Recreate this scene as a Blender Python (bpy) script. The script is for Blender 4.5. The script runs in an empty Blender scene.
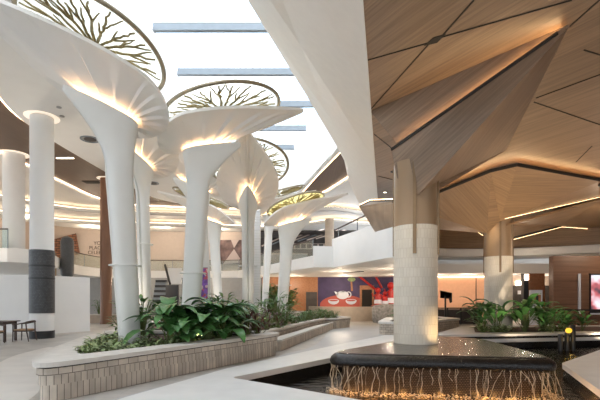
import bpy, bmesh, math, random
from mathutils import Vector
from mathutils.geometry import delaunay_2d_cdt
random.seed(7)
sc = bpy.context.scene
COL = sc.collection
F = 430.0; HY = 298.0; EYE = 1.6
PI = math.pi

def W(px, py, d):
    return Vector(((px-300)*d/F, d, EYE-(py-HY)*d/F))
def Wz(px, py, z):
    return W(px, py, F*(EYE-z)/(py-HY))

# ------------------------------------------------------------------ materials
def newmat(name):
    m = bpy.data.materials.new(name); m.use_nodes = True
    nt = m.node_tree
    return m, nt, nt.nodes['Principled BSDF']
def N(nt, t, **kw):
    n = nt.nodes.new(t)
    for k, v in kw.items(): setattr(n, k, v)
    return n
def c4(c): return (c[0], c[1], c[2], 1)
def mat(name, col, rough=.5, metal=0, var=.0, vscale=4., bump=0, bscale=30., spec=.5, coords='Object', stretch=(1,1,1)):
    m, nt, b = newmat(name)
    b.inputs['Base Color'].default_value = c4(col)
    b.inputs['Roughness'].default_value = rough
    b.inputs['Metallic'].default_value = metal
    b.inputs['Specular IOR Level'].default_value = spec
    tc = N(nt, 'ShaderNodeTexCoord'); mp = N(nt, 'ShaderNodeMapping')
    mp.inputs['Scale'].default_value = stretch
    nt.links.new(tc.outputs[coords], mp.inputs['Vector'])
    if var:
        no = N(nt, 'ShaderNodeTexNoise'); no.inputs['Scale'].default_value = vscale; no.inputs['Detail'].default_value = 5
        nt.links.new(mp.outputs[0], no.inputs['Vector'])
        r = N(nt, 'ShaderNodeValToRGB')
        r.color_ramp.elements[0].position = .3; r.color_ramp.elements[1].position = .7
        r.color_ramp.elements[0].color = c4([max(0, x*(1-var)) for x in col])
        r.color_ramp.elements[1].color = c4([min(1, x*(1+var)) for x in col])
        nt.links.new(no.outputs['Fac'], r.inputs[0]); nt.links.new(r.outputs[0], b.inputs['Base Color'])
    if bump:
        n2 = N(nt, 'ShaderNodeTexNoise'); n2.inputs['Scale'].default_value = bscale; n2.inputs['Detail'].default_value = 3
        nt.links.new(mp.outputs[0], n2.inputs['Vector'])
        bp = N(nt, 'ShaderNodeBump'); bp.inputs['Strength'].default_value = bump; bp.inputs['Distance'].default_value = .03
        nt.links.new(n2.outputs['Fac'], bp.inputs['Height']); nt.links.new(bp.outputs[0], b.inputs['Normal'])
    return m
def wood(name, dark, light, rot, scale=1.0, rough=.4, coords='Object'):
    m, nt, b = newmat(name)
    tc = N(nt, 'ShaderNodeTexCoord'); mp = N(nt, 'ShaderNodeMapping'); mp2 = N(nt, 'ShaderNodeMapping')
    mp.inputs['Rotation'].default_value = (0, 0, -rot); mp2.inputs['Scale'].default_value = (.35*scale, 9*scale, 9*scale)
    nt.links.new(tc.outputs[coords], mp.inputs[0]); nt.links.new(mp.outputs[0], mp2.inputs[0])
    no = N(nt, 'ShaderNodeTexNoise'); no.inputs['Scale'].default_value = 1.6; no.inputs['Detail'].default_value = 7; no.inputs['Roughness'].default_value = .65
    nt.links.new(mp2.outputs[0], no.inputs['Vector'])
    r = N(nt, 'ShaderNodeValToRGB'); r.color_ramp.elements[0].position = .32; r.color_ramp.elements[1].position = .68
    r.color_ramp.elements[0].color = c4(dark); r.color_ramp.elements[1].color = c4(light)
    nt.links.new(no.outputs['Fac'], r.inputs[0])
    # board to board tint
    sx = N(nt, 'ShaderNodeSeparateXYZ'); nt.links.new(mp.outputs[0], sx.inputs[0])
    ml = N(nt, 'ShaderNodeMath', operation='MULTIPLY'); ml.inputs[1].default_value = 2.2; nt.links.new(sx.outputs[1], ml.inputs[0])
    fl = N(nt, 'ShaderNodeMath', operation='FLOOR'); nt.links.new(ml.outputs[0], fl.inputs[0])
    wn = N(nt, 'ShaderNodeTexWhiteNoise', noise_dimensions='1D'); nt.links.new(fl.outputs[0], wn.inputs['W'])
    mr = N(nt, 'ShaderNodeMapRange'); mr.inputs[3].default_value = .88; mr.inputs[4].default_value = 1.08; nt.links.new(wn.outputs['Value'], mr.inputs[0])
    hs = N(nt, 'ShaderNodeHueSaturation'); nt.links.new(mr.outputs[0], hs.inputs['Value']); nt.links.new(r.outputs[0], hs.inputs['Color'])
    nt.links.new(hs.outputs[0], b.inputs['Base Color'])
    b.inputs['Roughness'].default_value = rough
    return m
def tile(name, c1, c2, mortar, bw, rh, msize=.012, rough=.6, bump=.5, offset=.5, coords='UV', grain=.0):
    m, nt, b = newmat(name)
    tc = N(nt, 'ShaderNodeTexCoord')
    br = N(nt, 'ShaderNodeTexBrick'); br.offset = offset
    br.inputs['Scale'].default_value = 1; br.inputs['Brick Width'].default_value = bw; br.inputs['Row Height'].default_value = rh
    br.inputs['Mortar Size'].default_value = msize; br.inputs['Color1'].default_value = c4(c1); br.inputs['Color2'].default_value = c4(c2); br.inputs['Mortar'].default_value = c4(mortar)
    nt.links.new(tc.outputs[coords], br.inputs['Vector'])
    out = br.outputs['Color']
    if grain:
        no = N(nt, 'ShaderNodeTexNoise'); no.inputs['Scale'].default_value = 3.5; no.inputs['Detail'].default_value = 8
        nt.links.new(tc.outputs['Object'], no.inputs['Vector'])
        mr = N(nt, 'ShaderNodeMapRange'); mr.inputs[1].default_value = .3; mr.inputs[2].default_value = .7; mr.inputs[3].default_value = 1-grain; mr.inputs[4].default_value = 1+grain
        nt.links.new(no.outputs['Fac'], mr.inputs[0])
        hs = N(nt, 'ShaderNodeHueSaturation'); nt.links.new(mr.outputs[0], hs.inputs['Value']); nt.links.new(out, hs.inputs['Color']); out = hs.outputs[0]
    nt.links.new(out, b.inputs['Base Color'])
    bp = N(nt, 'ShaderNodeBump', invert=True); bp.inputs['Strength'].default_value = bump; bp.inputs['Distance'].default_value = .02
    nt.links.new(br.outputs['Fac'], bp.inputs['Height']); nt.links.new(bp.outputs[0], b.inputs['Normal'])
    b.inputs['Roughness'].default_value = rough
    return m
def emit(name, col, s):
    m, nt, b = newmat(name)
    b.inputs['Base Color'].default_value = (0.8, .8, .8, 1)
    b.inputs['Emission Color'].default_value = c4(col); b.inputs['Emission Strength'].default_value = s
    return m
def glassy(name, tint, gloss=.75, rough=.03, body=0.0, bodycol=(.8, .8, .8)):
    m, nt, b = newmat(name); nt.nodes.remove(b)
    o = [n for n in nt.nodes if n.type == 'OUTPUT_MATERIAL'][0]
    tr = N(nt, 'ShaderNodeBsdfTransparent'); tr.inputs[0].default_value = c4(tint)
    gl = N(nt, 'ShaderNodeBsdfGlossy'); gl.inputs['Roughness'].default_value = rough
    fr = N(nt, 'ShaderNodeLayerWeight'); fr.inputs['Blend'].default_value = .5
    pw_ = N(nt, 'ShaderNodeMath', operation='POWER'); pw_.inputs[1].default_value = 4; nt.links.new(fr.outputs['Facing'], pw_.inputs[0])
    ad_ = N(nt, 'ShaderNodeMath', operation='MULTIPLY_ADD'); ad_.inputs[1].default_value = gloss; ad_.inputs[2].default_value = .03; nt.links.new(pw_.outputs[0], ad_.inputs[0])
    mx = N(nt, 'ShaderNodeMixShader'); nt.links.new(ad_.outputs[0], mx.inputs[0])
    nt.links.new(gl.outputs[0], mx.inputs[2])
    if body:
        df = N(nt, 'ShaderNodeBsdfTranslucent' if 'frosted' in name else 'ShaderNodeBsdfDiffuse'); df.inputs[0].default_value = c4(bodycol)
        m2 = N(nt, 'ShaderNodeMixShader'); m2.inputs[0].default_value = body
        nt.links.new(tr.outputs[0], m2.inputs[1]); nt.links.new(df.outputs[0], m2.inputs[2]); nt.links.new(m2.outputs[0], mx.inputs[1])
    else:
        nt.links.new(tr.outputs[0], mx.inputs[1])
    nt.links.new(mx.outputs[0], o.inputs[0])
    return m, nt, gl, fr

M = {}
M['white'] = mat('white_plaster', (.80, .79, .77), .6, var=.02, vscale=1.5)
M['tree'] = mat('tree_cream', (.74, .735, .70), .45, var=.02, vscale=2)
M['petal'] = mat('petal_cream', (.78, .75, .71), .5, var=.02, vscale=2)
M['beam'] = mat('bulkhead_paint', (.74, .71, .67), .6, var=.02)
M['gold'] = mat('branch_gold', (.26, .20, .09), .35, .5, var=.1, vscale=9)
M['bronze'] = mat('bronze_rim', (.30, .25, .17), .4, .5)
M['gap'] = mat('shadow_gap', (.03, .025, .02), .8)
M['black'] = mat('black_metal', (.02, .02, .022), .4)
M['steel'] = mat('grey_steel', (.22, .25, .275), .45, var=.05)
M['brass'] = mat('brass', (.27, .18, .10), .35, .5, var=.05, vscale=8)
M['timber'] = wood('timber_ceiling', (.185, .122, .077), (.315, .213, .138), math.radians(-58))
M['timber2'] = wood('timber_leaf', (.185, .12, .075), (.31, .208, .135), 0, 1.0, .4, 'UV')
M['timber3'] = wood('timber_far', (.22, .132, .07), (.36, .225, .122), 0, 1.0, .4, 'UV')
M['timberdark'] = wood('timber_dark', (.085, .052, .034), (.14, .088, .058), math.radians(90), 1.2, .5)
M['timbercol'] = mat('timber_collar', (.36, .25, .155), .3, .2, var=.06, vscale=4, stretch=(1, 1, .1))
M['rust'] = mat('rust_bronze', (.21, .105, .06), .35, .3, var=.15, vscale=3, stretch=(1, 1, .2))
M['panelwood'] = wood('panel_wood', (.17, .085, .05), (.26, .14, .085), 0, .6)
M['orangewood'] = wood('orange_wood', (.38, .16, .07), (.52, .25, .12), PI/2, .6)
M['pink'] = mat('peach_wall', (.72, .42, .28), .7, var=.04)
M['wallwarm'] = mat('warm_wall', (.66, .56, .49), .7, var=.03)
M['grey'] = mat('grey_wall', (.36, .36, .35), .6, var=.05)
M['darkshop'] = mat('dark_shop', (.075, .065, .06), .6, var=.3, vscale=1.5)
M['stone'] = mat('coping_stone', (.66, .62, .565), .55, var=.07, vscale=5, bump=.12, bscale=60)
M['pale'] = mat('pale_coping', (.76, .75, .72), .5, var=.04, vscale=2.5)
M['tilewall'] = tile('planter_tile_upright', (.64, .555, .46), (.46, .39, .32), (.17, .14, .115), .105, .5, .006, .6, .6, 0.0, grain=.15)
M['tilewall2'] = tile('planter_tile_course', (.65, .57, .48), (.49, .42, .345), (.17, .14, .115), .21, .105, .006, .6, .6, .5, grain=.15)
M['mosaic'] = tile('cream_relief_tile', (.78, .72, .62), (.74, .68, .57), (.70, .63, .53), .085, .235, .008, .4, .6, .5, grain=.05)
M['bandtile'] = tile('charcoal_mosaic', (.085, .088, .095), (.05, .052, .058), (.03, .03, .03), .06, .06, .006, .35, .3, .5)
M['soil'] = mat('soil', (.10, .06, .04), .9, var=.5, vscale=25, bump=.6, bscale=40)
M['wet'] = mat('wet_black_stone', (.012, .011, .010), .2, var=.4, vscale=22, bump=.5, bscale=34)
M['wettop'] = mat('wet_top_stone', (.045, .036, .03), .12, var=.35, vscale=9, bump=.35, bscale=22)
M['plinth'] = tile('plinth_tile', (.13, .09, .06), (.08, .058, .04), (.03, .022, .015), .05, .035, .008, .25, .8, .5)
M['leaf'] = mat('leaf_green', (.07, .19, .05), .35, var=.35, vscale=5)
M['leaf2'] = mat('leaf_mid', (.10, .20, .05), .45, var=.35, vscale=6)
M['leaf3'] = mat('leaf_pale', (.28, .36, .16), .5, var=.45, vscale=8)
M['leafr'] = mat('leaf_red', (.11, .045, .035), .45, var=.5, vscale=7)
M['stem'] = mat('plant_stem', (.13, .17, .05), .6)
M['chairwood'] = mat('dark_walnut', (.055, .028, .018), .4, var=.2, vscale=10, stretch=(1, 1, 6))
M['cane'] = mat('cane_seat', (.42, .26, .13), .6, var=.15, vscale=30)
M['red'] = mat('red_paint', (.46, .022, .02), .35)
M['salmon'] = mat('salmon_paint', (.50, .10, .075), .5)
M['purple'] = mat('purple_mural', (.065, .045, .12), .6, var=.2, vscale=2)
M['china'] = mat('china_white', (.75, .78, .86), .3)
M['rock'] = mat('grey_rock', (.34, .32, .30), .9, var=.35, vscale=7, bump=.8, bscale=14)
M['tan'] = mat('tan_stone', (.55, .45, .35), .7, var=.08, vscale=4)
M['purpleflower'] = mat('flower_print', (.30, .12, .42), .6, var=.9, vscale=7)
M['ink'] = mat('ink_brown', (.09, .06, .05), .6)
LEDC = (1.0, .74, .48)
M['led'] = emit('warm_led', LEDC, 10)
M['ledcove'] = emit('cove_led', (1.0, .66, .38), 10)
M['ledtree'] = emit('petal_led', (1.0, .57, .28), 22)
M['ledslit'] = emit('slit_led', (1.0, .62, .30), 30)
M['ledthin'] = emit('canopy_led', (1.0, .66, .34), 6)
M['lampw'] = emit('lamp_white', (1, .85, .66), 8)
M['yellowlamp'] = emit('yellow_lamp', (1, .58, .05), 1.0)
M['yellowlamp'].node_tree.nodes['Principled BSDF'].inputs['Base Color'].default_value = (.25, .14, .01, 1)
M['screen'] = emit('screen_glow', (.9, .9, 1.0), .8)
M['glass'], *_ = glassy('clear_glass', (.93, .96, .95), body=.04, bodycol=(.8, .9, .88))
M['balglass'], *_ = glassy('balustrade_glass', (.88, .92, .90), body=.06, bodycol=(.7, .78, .74))
M['disc'], *_ = glassy('frosted_disc', (.95, .95, .92), .2, body=.35, bodycol=(.85, .84, .78))
M['discglow'], *_ = glassy('glow_frosted_disc', (.95, .92, .75), .15, body=.75, bodycol=(.80, .70, .40))  # yellow light through the glass put into its colour
M['skyglass'], *_ = glassy('skylight_glass', (.97, .985, 1.0))
# water
wm, nt, gl, fr = glassy('pool_water', (.40, .33, .24), rough=.02, body=.25, bodycol=(.012, .011, .009))
tc = N(nt, 'ShaderNodeTexCoord'); no = N(nt, 'ShaderNodeTexNoise'); no.inputs['Scale'].default_value = 3.2; no.inputs['Detail'].default_value = 5
mp = N(nt, 'ShaderNodeMapping'); mp.inputs['Scale'].default_value = (1, 1.6, 1)
nt.links.new(tc.outputs['Object'], mp.inputs[0]); nt.links.new(mp.outputs[0], no.inputs['Vector'])
bp = N(nt, 'ShaderNodeBump'); bp.inputs['Strength'].default_value = .9; bp.inputs['Distance'].default_value = .06
nt.links.new(no.outputs['Fac'], bp.inputs['Height']); nt.links.new(bp.outputs[0], gl.inputs['Normal']); nt.links.new(bp.outputs[0], fr.inputs['Normal'])
M['water'] = wm
M['jet'], *_ = glassy('falling_water', (.9, .9, .88), rough=.1, body=.45, bodycol=(.95, .82, .62))  # warm glow of the pool lamps tinted into the strands
M['foam'] = mat('lamp_tinted_foam', (.74, .63, .46), .3, bump=.5, bscale=30)  # golden lamp light painted into the foam colour
# floor
def floor_mat():
    m, nt, b = newmat('floor_stone')
    tc = N(nt, 'ShaderNodeTexCoord')
    br = N(nt, 'ShaderNodeTexBrick'); br.offset = .5
    br.inputs['Brick Width'].default_value = 1.2; br.inputs['Row Height'].default_value = .6; br.inputs['Mortar Size'].default_value = .004; br.inputs['Scale'].default_value = 1
    br.inputs['Color1'].default_value = (.50, .465, .42, 1); br.inputs['Color2'].default_value = (.455, .43, .395, 1); br.inputs['Mortar'].default_value = (.36, .33, .30, 1)
    nt.links.new(tc.outputs['Object'], br.inputs['Vector'])
    no = N(nt, 'ShaderNodeTexNoise'); no.inputs['Scale'].default_value = .9; no.inputs['Detail'].default_value = 9; no.inputs['Roughness'].default_value = .65
    nt.links.new(tc.outputs['Object'], no.inputs['Vector'])
    mr = N(nt, 'ShaderNodeMapRange'); mr.inputs[1].default_value = .3; mr.inputs[2].default_value = .7; mr.inputs[3].default_value = .70; mr.inputs[4].default_value = 1.18
    nt.links.new(no.outputs['Fac'], mr.inputs[0])
    hs = N(nt, 'ShaderNodeHueSaturation'); nt.links.new(mr.outputs[0], hs.inputs['Value']); nt.links.new(br.outputs['Color'], hs.inputs['Color'])
    nt.links.new(hs.outputs[0], b.inputs['Base Color'])
    b.inputs['Roughness'].default_value = .38; b.inputs['Specular IOR Level'].default_value = .4
    return m
M['floor'] = floor_mat()
M['walk'] = mat('walkway_stone', (.49, .49, .485), .42, var=.05, vscale=1.2)
M['stripe'] = mat('pale_stripe_stone', (.66, .62, .57), .4, var=.06, vscale=2)

# ------------------------------------------------------------------ mesh helpers
def grain_uv(v, fs, p, grain):
    n = (p[1]-p[0]).cross(p[2]-p[0]).normalized(); a = Vector(grain); a = (a-n*a.dot(n)).normalized(); b = n.cross(a)
    return [[(v[k].dot(a), v[k].dot(b)) for k in f] for f in fs]
class MB:
    def __init__(s): s.v = []; s.f = []; s.uv = []
    def add(s, vs, fs, uvs=None):
        o = len(s.v); s.v += [Vector(v) for v in vs]
        for i, f in enumerate(fs):
            s.f.append([o+k for k in f]); s.uv.append(uvs[i] if uvs else None)
        return s
    def box(s, lo, hi):
        x0, y0, z0 = lo; x1, y1, z1 = hi
        v = [(x0,y0,z0),(x1,y0,z0),(x1,y1,z0),(x0,y1,z0),(x0,y0,z1),(x1,y0,z1),(x1,y1,z1),(x0,y1,z1)]
        return s.add(v, [(0,3,2,1),(4,5,6,7),(0,1,5,4),(1,2,6,5),(2,3,7,6),(3,0,4,7)])
    def beam(s, a, b, w, h, up=Vector((0,0,1))):
        a = Vector(a); b = Vector(b); d = (b-a).normalized()
        x = d.cross(up)
        if x.length < 1e-4: x = Vector((1,0,0))
        x.normalize(); y = x.cross(d).normalized()
        v = []
        for p in (a, b):
            for (i, j) in ((-1,-1),(1,-1),(1,1),(-1,1)): v.append(p + x*(w/2*i) + y*(h/2*j))
        return s.add(v, [(0,1,2,3),(7,6,5,4),(0,4,5,1),(1,5,6,2),(2,6,7,3),(3,7,4,0)])
    def flat(s, loops, z0, z1, uvscale=1.0):
        """horizontal slab with holes; loops of (x,y)"""
        L3 = [[Vector((p[0], p[1], 0)) for p in l] for l in loops]
        flat = [p for l in L3 for p in l]
        eds = []; o = 0
        for l in L3:
            eds += [(o+i, o+(i+1) % len(l)) for i in range(len(l))]; o += len(l)
        cv, ce, cf, ov, oe, of = delaunay_2d_cdt([p.to_2d() for p in flat], eds, [], 0, 1e-6)
        def inside(q):
            c_ = False
            for l in L3:
                for i in range(len(l)):
                    a, b = l[i-1], l[i]
                    if (a.y > q.y) != (b.y > q.y) and q.x < (b.x-a.x)*(q.y-a.y)/(b.y-a.y)+a.x: c_ = not c_
            return c_
        tris = []
        for f in cf:
            g = (cv[f[0]]+cv[f[1]]+cv[f[2]])/3
            if inside(g): tris.append(list(f))
        base = [Vector((p.x, p.y, 0)) for p in cv]; nb = len(base)
        v = [(p.x, p.y, z1) for p in base] + [(p.x, p.y, z0) for p in base]
        fs = []; uv = []
        for a, b, c in tris:
            if (base[b]-base[a]).cross(base[c]-base[a]).z < 0: b, c = c, b
            fs.append((a, b, c)); uv.append([(base[k].x, base[k].y) for k in (a, b, c)])
            fs.append((c+nb, b+nb, a+nb)); uv.append([(base[k].x, base[k].y) for k in (c, b, a)])
        n = len(flat); off = 2*nb
        v += [(p.x, p.y, z1) for p in flat] + [(p.x, p.y, z0) for p in flat]
        o = off
        for l in L3:
            m = len(l); run = 0
            for i in range(m):
                j = (i+1) % m; ln = (l[j]-l[i]).length
                fs.append((o+i, o+j, o+j+n, o+i+n)); uv.append([(run, z1), (run+ln, z1), (run+ln, z0), (run, z0)])
                run += ln
            o += m
        return s.add(v, fs, uv)
    def ribbon(s, path, z0, z1, th=.1, closed=False):
        """vertical wall of thickness th following an (x,y) path"""
        P = [Vector((p[0], p[1], 0)) for p in path]; n = len(P); nor = []
        for i in range(n):
            a = P[i-1] if (i or closed) else P[i]; b = P[(i+1) % n] if (i < n-1 or closed) else P[i]
            d = (b-a).normalized(); nor.append(Vector((-d.y, d.x, 0)))
        v = []; run = 0; R = []
        for i in range(n):
            if i: run += (P[i]-P[i-1]).length
            R.append(run)
            q = P[i] + nor[i]*th
            v += [(P[i].x,P[i].y,z0),(P[i].x,P[i].y,z1),(q.x,q.y,z1),(q.x,q.y,z0)]
        fs = []; uv = []
        for i in range(n if closed else n-1):
            j = (i+1) % n; rj = R[j] if j else R[i]+(P[0]-P[i]).length
            for k in range(4):
                l = (k+1) % 4
                fs.append((4*i+k, 4*i+l, 4*j+l, 4*j+k))
                za = (z0, z1, z1, z0)[k]; zb = (z0, z1, z1, z0)[l]
                uv.append([(R[i], za), (R[i], zb), (rj, zb), (rj, za)])
        if not closed:
            fs += [(0,3,2,1), (4*n-4,4*n-3,4*n-2,4*n-1)]; uv += [None, None]
        return s.add(v, fs, uv)
    def tube(s, path, r, n=8, closed=False, cap=True):
        P = [Vector(p) for p in path]; m = len(P)
        rr = r if isinstance(r, (list, tuple)) else [r]*m
        v = []
        prev = None
        for i in range(m):
            a = P[i-1] if (i or closed) else P[i]; b = P[(i+1) % m] if (i < m-1 or closed) else P[i]
            d = (b-a).normalized()
            if prev is None:
                x = d.cross(Vector((0,0,1)))
                if x.length < .05: x = d.cross(Vector((1,0,0)))
            else: x = prev - d*prev.dot(d)
            x.normalize(); prev = x; y = d.cross(x)
            for k in range(n):
                t = 2*PI*k/n; v.append(P[i] + (x*math.cos(t)+y*math.sin(t))*rr[i])
        fs = []
        for i in range(m if closed else m-1):
            j = (i+1) % m
            for k in range(n):
                l = (k+1) % n; fs.append((i*n+k, i*n+l, j*n+l, j*n+k))
        if not closed and cap:
            fs.append(tuple(range(n))[::-1]); fs.append(tuple((m-1)*n+k for k in range(n)))
        return s.add(v, fs)
    def lathe(s, prof, cx, cy, n=40, cap=True):
        """prof: (r,z) list"""
        v = []; fs = []; uv = []
        m = len(prof)
        for (r, z) in prof:
            for k in range(n): t = 2*PI*k/n; v.append((cx+r*math.cos(t), cy+r*math.sin(t), z))
        R = max(p[0] for p in prof)
        for i in range(m-1):
            for k in range(n):
                l = (k+1) % n
                fs.append((i*n+k, i*n+l, (i+1)*n+l, (i+1)*n+k))
                u0 = 2*PI*R*k/n; u1 = 2*PI*R*(k+1)/n
                uv.append([(u0, prof[i][1]), (u1, prof[i][1]), (u1, prof[i+1][1]), (u0, prof[i+1][1])])
        if cap:
            fs.append(tuple(range(n))[::-1]); uv.append(None); fs.append(tuple((m-1)*n+k for k in range(n))); uv.append(None)
        return s.add(v, fs, uv)
    def loft(s, rings, cap=True):
        n = len(rings[0]); v = [p for r in rings for p in r]; fs = []
        for i in range(len(rings)-1):
            for k in range(n):
                l = (k+1) % n; fs.append((i*n+k, i*n+l, (i+1)*n+l, (i+1)*n+k))
        if cap:
            fs.append(tuple(range(n))[::-1]); fs.append(tuple((len(rings)-1)*n+k for k in range(n)))
        return s.add(v, fs)
    def plate(s, polys, th, grain=(1, .25, 0)):
        """3-D facets (list of point lists sharing corners) thickened upward"""
        for p in polys:
            n = len(p); p = [Vector(q) for q in p]
            nn = (p[1]-p[0]).cross(p[2]-p[0])
            if nn.z > 0: p = p[::-1]
            v = p + [q+Vector((0,0,th)) for q in p]
            fs = [tuple(range(n)), tuple(range(2*n-1, n-1, -1))] + [(i, i+n, (i+1)%n+n, (i+1)%n) for i in range(n)]
            s.add(v, fs, grain_uv(v, fs, p, grain))
        return s
    def ball(s, c, r, seg=10, rings=6, sq=(1,1,1)):
        v = []; c = Vector(c)
        rs = []
        for i in range(1, rings):
            ph = PI*i/rings
            rs.append([c + Vector((r*sq[0]*math.sin(ph)*math.cos(2*PI*k/seg), r*sq[1]*math.sin(ph)*math.sin(2*PI*k/seg), -r*sq[2]*math.cos(ph))) for k in range(seg)])
        return s.loft(rs)
    def shell(s, pts, faces, th, grain=(1, .25, 0)):
        pts = [Vector(p) for p in pts]; n = len(pts); fs = []; cnt = {}
        for f in faces:
            nn = (pts[f[1]]-pts[f[0]]).cross(pts[f[2]]-pts[f[0]])
            f = list(f) if nn.z < 0 else list(f)[::-1]
            fs.append(tuple(f)); fs.append(tuple(k+n for k in f[::-1]))
            for a, b in zip(f, f[1:]+f[:1]): cnt[(a, b)] = 1
        for (a, b) in list(cnt):
            if (b, a) not in cnt: fs.append((b, a, a+n, b+n))
        v = pts+[p+Vector((0, 0, th)) for p in pts]
        return s.add(v, fs, grain_uv(v, fs, [pts[k] for k in faces[0]], grain))
    def build(s, name, m, parent=None, smooth=False, bevel=0, sharp=42):
        me = bpy.data.meshes.new(name)
        off = Vector((0,0,0)); p = parent
        while p is not None: off += p.location; p = p.parent
        me.from_pydata([tuple(v-off) for v in s.v], [], s.f)
        if any(s.uv):
            ul = me.uv_layers.new(name='UVMap'); i = 0
            for f, u in zip(s.f, s.uv):
                for k in range(len(f)):
                    ul.data[i].uv = u[k] if u else (s.v[f[k]].x, s.v[f[k]].y)
                    i += 1
        me.materials.append(M[m] if isinstance(m, str) else m)
        bm = bmesh.new(); bm.from_mesh(me); bmesh.ops.recalc_face_normals(bm, faces=bm.faces); bm.to_mesh(me); bm.free()
        if smooth:
            me.polygons.foreach_set('use_smooth', [True]*len(me.polygons))
            try: me.set_sharp_from_angle(angle=math.radians(sharp))
            except Exception: pass
        o = bpy.data.objects.new(name, me); COL.objects.link(o)
        if parent is not None: o.parent = parent
        if bevel:
            b = o.modifiers.new('bevel', 'BEVEL'); b.width = bevel; b.segments = 2; b.limit_method = 'ANGLE'
        return o
def tag(o, label, cat, group=None, kind=None):
    o['label'] = label; o['category'] = cat
    if group: o['group'] = group
    if kind: o['kind'] = kind
    return o
def thing(name, label, cat, loc, group=None):
    o = bpy.data.objects.new(name, None); COL.objects.link(o); o.location = loc; o.empty_display_size = .2
    return tag(o, label, cat, group)
def dup(o, loc, rz=0, label=None, sc_=1.0):
    c = o.copy(); COL.objects.link(c); c.location = loc; c.rotation_euler = (0, 0, rz); c.scale = (sc_,)*3
    if label: c['label'] = label
    for ch in list(o.children):
        d = ch.copy(); COL.objects.link(d); d.parent = c
        for g in ch.children:
            e = g.copy(); COL.objects.link(e); e.parent = d
    return c
def struct(name, mb, m, parent=None, smooth=False):
    o = mb.build(name, m, parent, smooth)
    if parent is None:
        o['kind'] = 'structure'; o['label'] = name.replace('_', ' ') + ' of the shopping atrium'; o['category'] = name.split('_')[0]
    return o
def smooth_path(pts, n=6, closed=False):
    P = [Vector(p) for p in pts]; out = []; m = len(P)
    for i in range(m if closed else m-1):
        p1 = P[i]; p2 = P[(i+1) % m]
        p0 = P[i-1] if (i or closed) else p1; p3 = P[(i+2) % m] if (i < m-2 or closed) else p2
        for k in range(n):
            t = k/n
            out.append(.5*((2*p1)+(p2-p0)*t+(2*p0-5*p1+4*p2-p3)*t*t+(3*p1-p0-3*p2+p3)*t**3))
    if not closed: out.append(P[-1])
    return out
def rounded(poly, r, n=8):
    out = []; m = len(poly)
    for i in range(m):
        p = Vector(poly[i]); a = Vector(poly[i-1]); b = Vector(poly[(i+1) % m])
        ri = r[i] if isinstance(r, (list, tuple)) else r
        u = (a-p).normalized(); w = (b-p).normalized()
        ang = u.angle(w); t = min(ri/math.tan(ang/2), .48*(a-p).length, .48*(b-p).length)
        if ri <= 0: out.append(p); continue
        s = p+u*t; e = p+w*t
        for k in range(n+1):
            q = k/n; out.append(s*(1-q)**2+p*2*q*(1-q)+e*q*q)
    return out
def inset(poly, d):
    """move a closed xy outline inwards by d"""
    P = [Vector((p[0], p[1])) for p in poly]; n = len(P)
    ar = sum(P[i].x*P[(i+1)%n].y-P[(i+1)%n].x*P[i].y for i in range(n))
    sg = 1 if ar > 0 else -1; out = []
    for i in range(n):
        e1 = (P[i]-P[i-1]); e2 = (P[(i+1)%n]-P[i])
        if e1.length < 1e-6: e1 = e2
        if e2.length < 1e-6: e2 = e1
        n1 = Vector((-e1.y, e1.x)).normalized()*sg; n2 = Vector((-e2.y, e2.x)).normalized()*sg
        b = (n1+n2)
        b = b/max(.35, b.length_squared/2) if b.length > 1e-5 else n1
        out.append(P[i]+b*d)
    return out

# ------------------------------------------------------------------ camera and world
cam = bpy.data.cameras.new('camera'); co = bpy.data.objects.new('camera', cam); COL.objects.link(co)
co.location = (0, 0, EYE); co.rotation_euler = (PI/2, 0, 0)
cam.sensor_width = 36; cam.lens = 36*F/600; cam.shift_y = (HY-200)/600; cam.clip_end = 300
sc.camera = co
w = bpy.data.worlds.new('sky'); sc.world = w; w.use_nodes = True
nt = w.node_tree; bg = nt.nodes['Background']
tc = N(nt, 'ShaderNodeTexCoord'); mp = N(nt, 'ShaderNodeMapping'); mp.inputs['Scale'].default_value = (1, 1, 2.2)
no = N(nt, 'ShaderNodeTexNoise'); no.inputs['Scale'].default_value = 3.0; no.inputs['Detail'].default_value = 8
rp = N(nt, 'ShaderNodeValToRGB'); rp.color_ramp.elements[0].position = .38; rp.color_ramp.elements[1].position = .55
rp.color_ramp.elements[0].color = (.62, .80, 1.0, 1); rp.color_ramp.elements[1].color = (1.0, 1.0, 1.0, 1)
nt.links.new(tc.outputs['Generated'], mp.inputs[0]); nt.links.new(mp.outputs[0], no.inputs['Vector']); nt.links.new(no.outputs['Fac'], rp.inputs[0])
nt.links.new(rp.outputs[0], bg.inputs['Color'])
sx = N(nt, 'ShaderNodeSeparateXYZ'); nt.links.new(tc.outputs['Generated'], sx.inputs[0])
mr = N(nt, 'ShaderNodeMapRange'); mr.inputs[1].default_value = .1; mr.inputs[2].default_value = .75; mr.inputs[3].default_value = 1.25; mr.inputs[4].default_value = 5.6
nt.links.new(sx.outputs[2], mr.inputs[0]); nt.links.new(mr.outputs[0], bg.inputs['Strength'])
vs = sc.view_settings; vs.view_transform = 'Standard'; vs.look = 'None'; vs.gamma = 1; vs.exposure = 0.30
try: vs.use_curve_mapping = False
except Exception: pass
def lamp(name, kind, loc, energy, col, size=.05, aim=None, angle=1.2, blend=.6):
    l = bpy.data.lights.new(name, kind); l.energy = energy; l.color = col
    o = bpy.data.objects.new(name, l); COL.objects.link(o); o.location = loc
    if kind in ('POINT', 'SPOT'): l.shadow_soft_size = size
    if kind == 'SPOT':
        l.spot_size = angle; l.spot_blend = blend
        o.rotation_euler = (Vector(aim or (loc[0], loc[1], 0))-Vector(loc)).to_track_quat('-Z', 'Y').to_euler()
    return o
WARM = (1, .74, .46)

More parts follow.
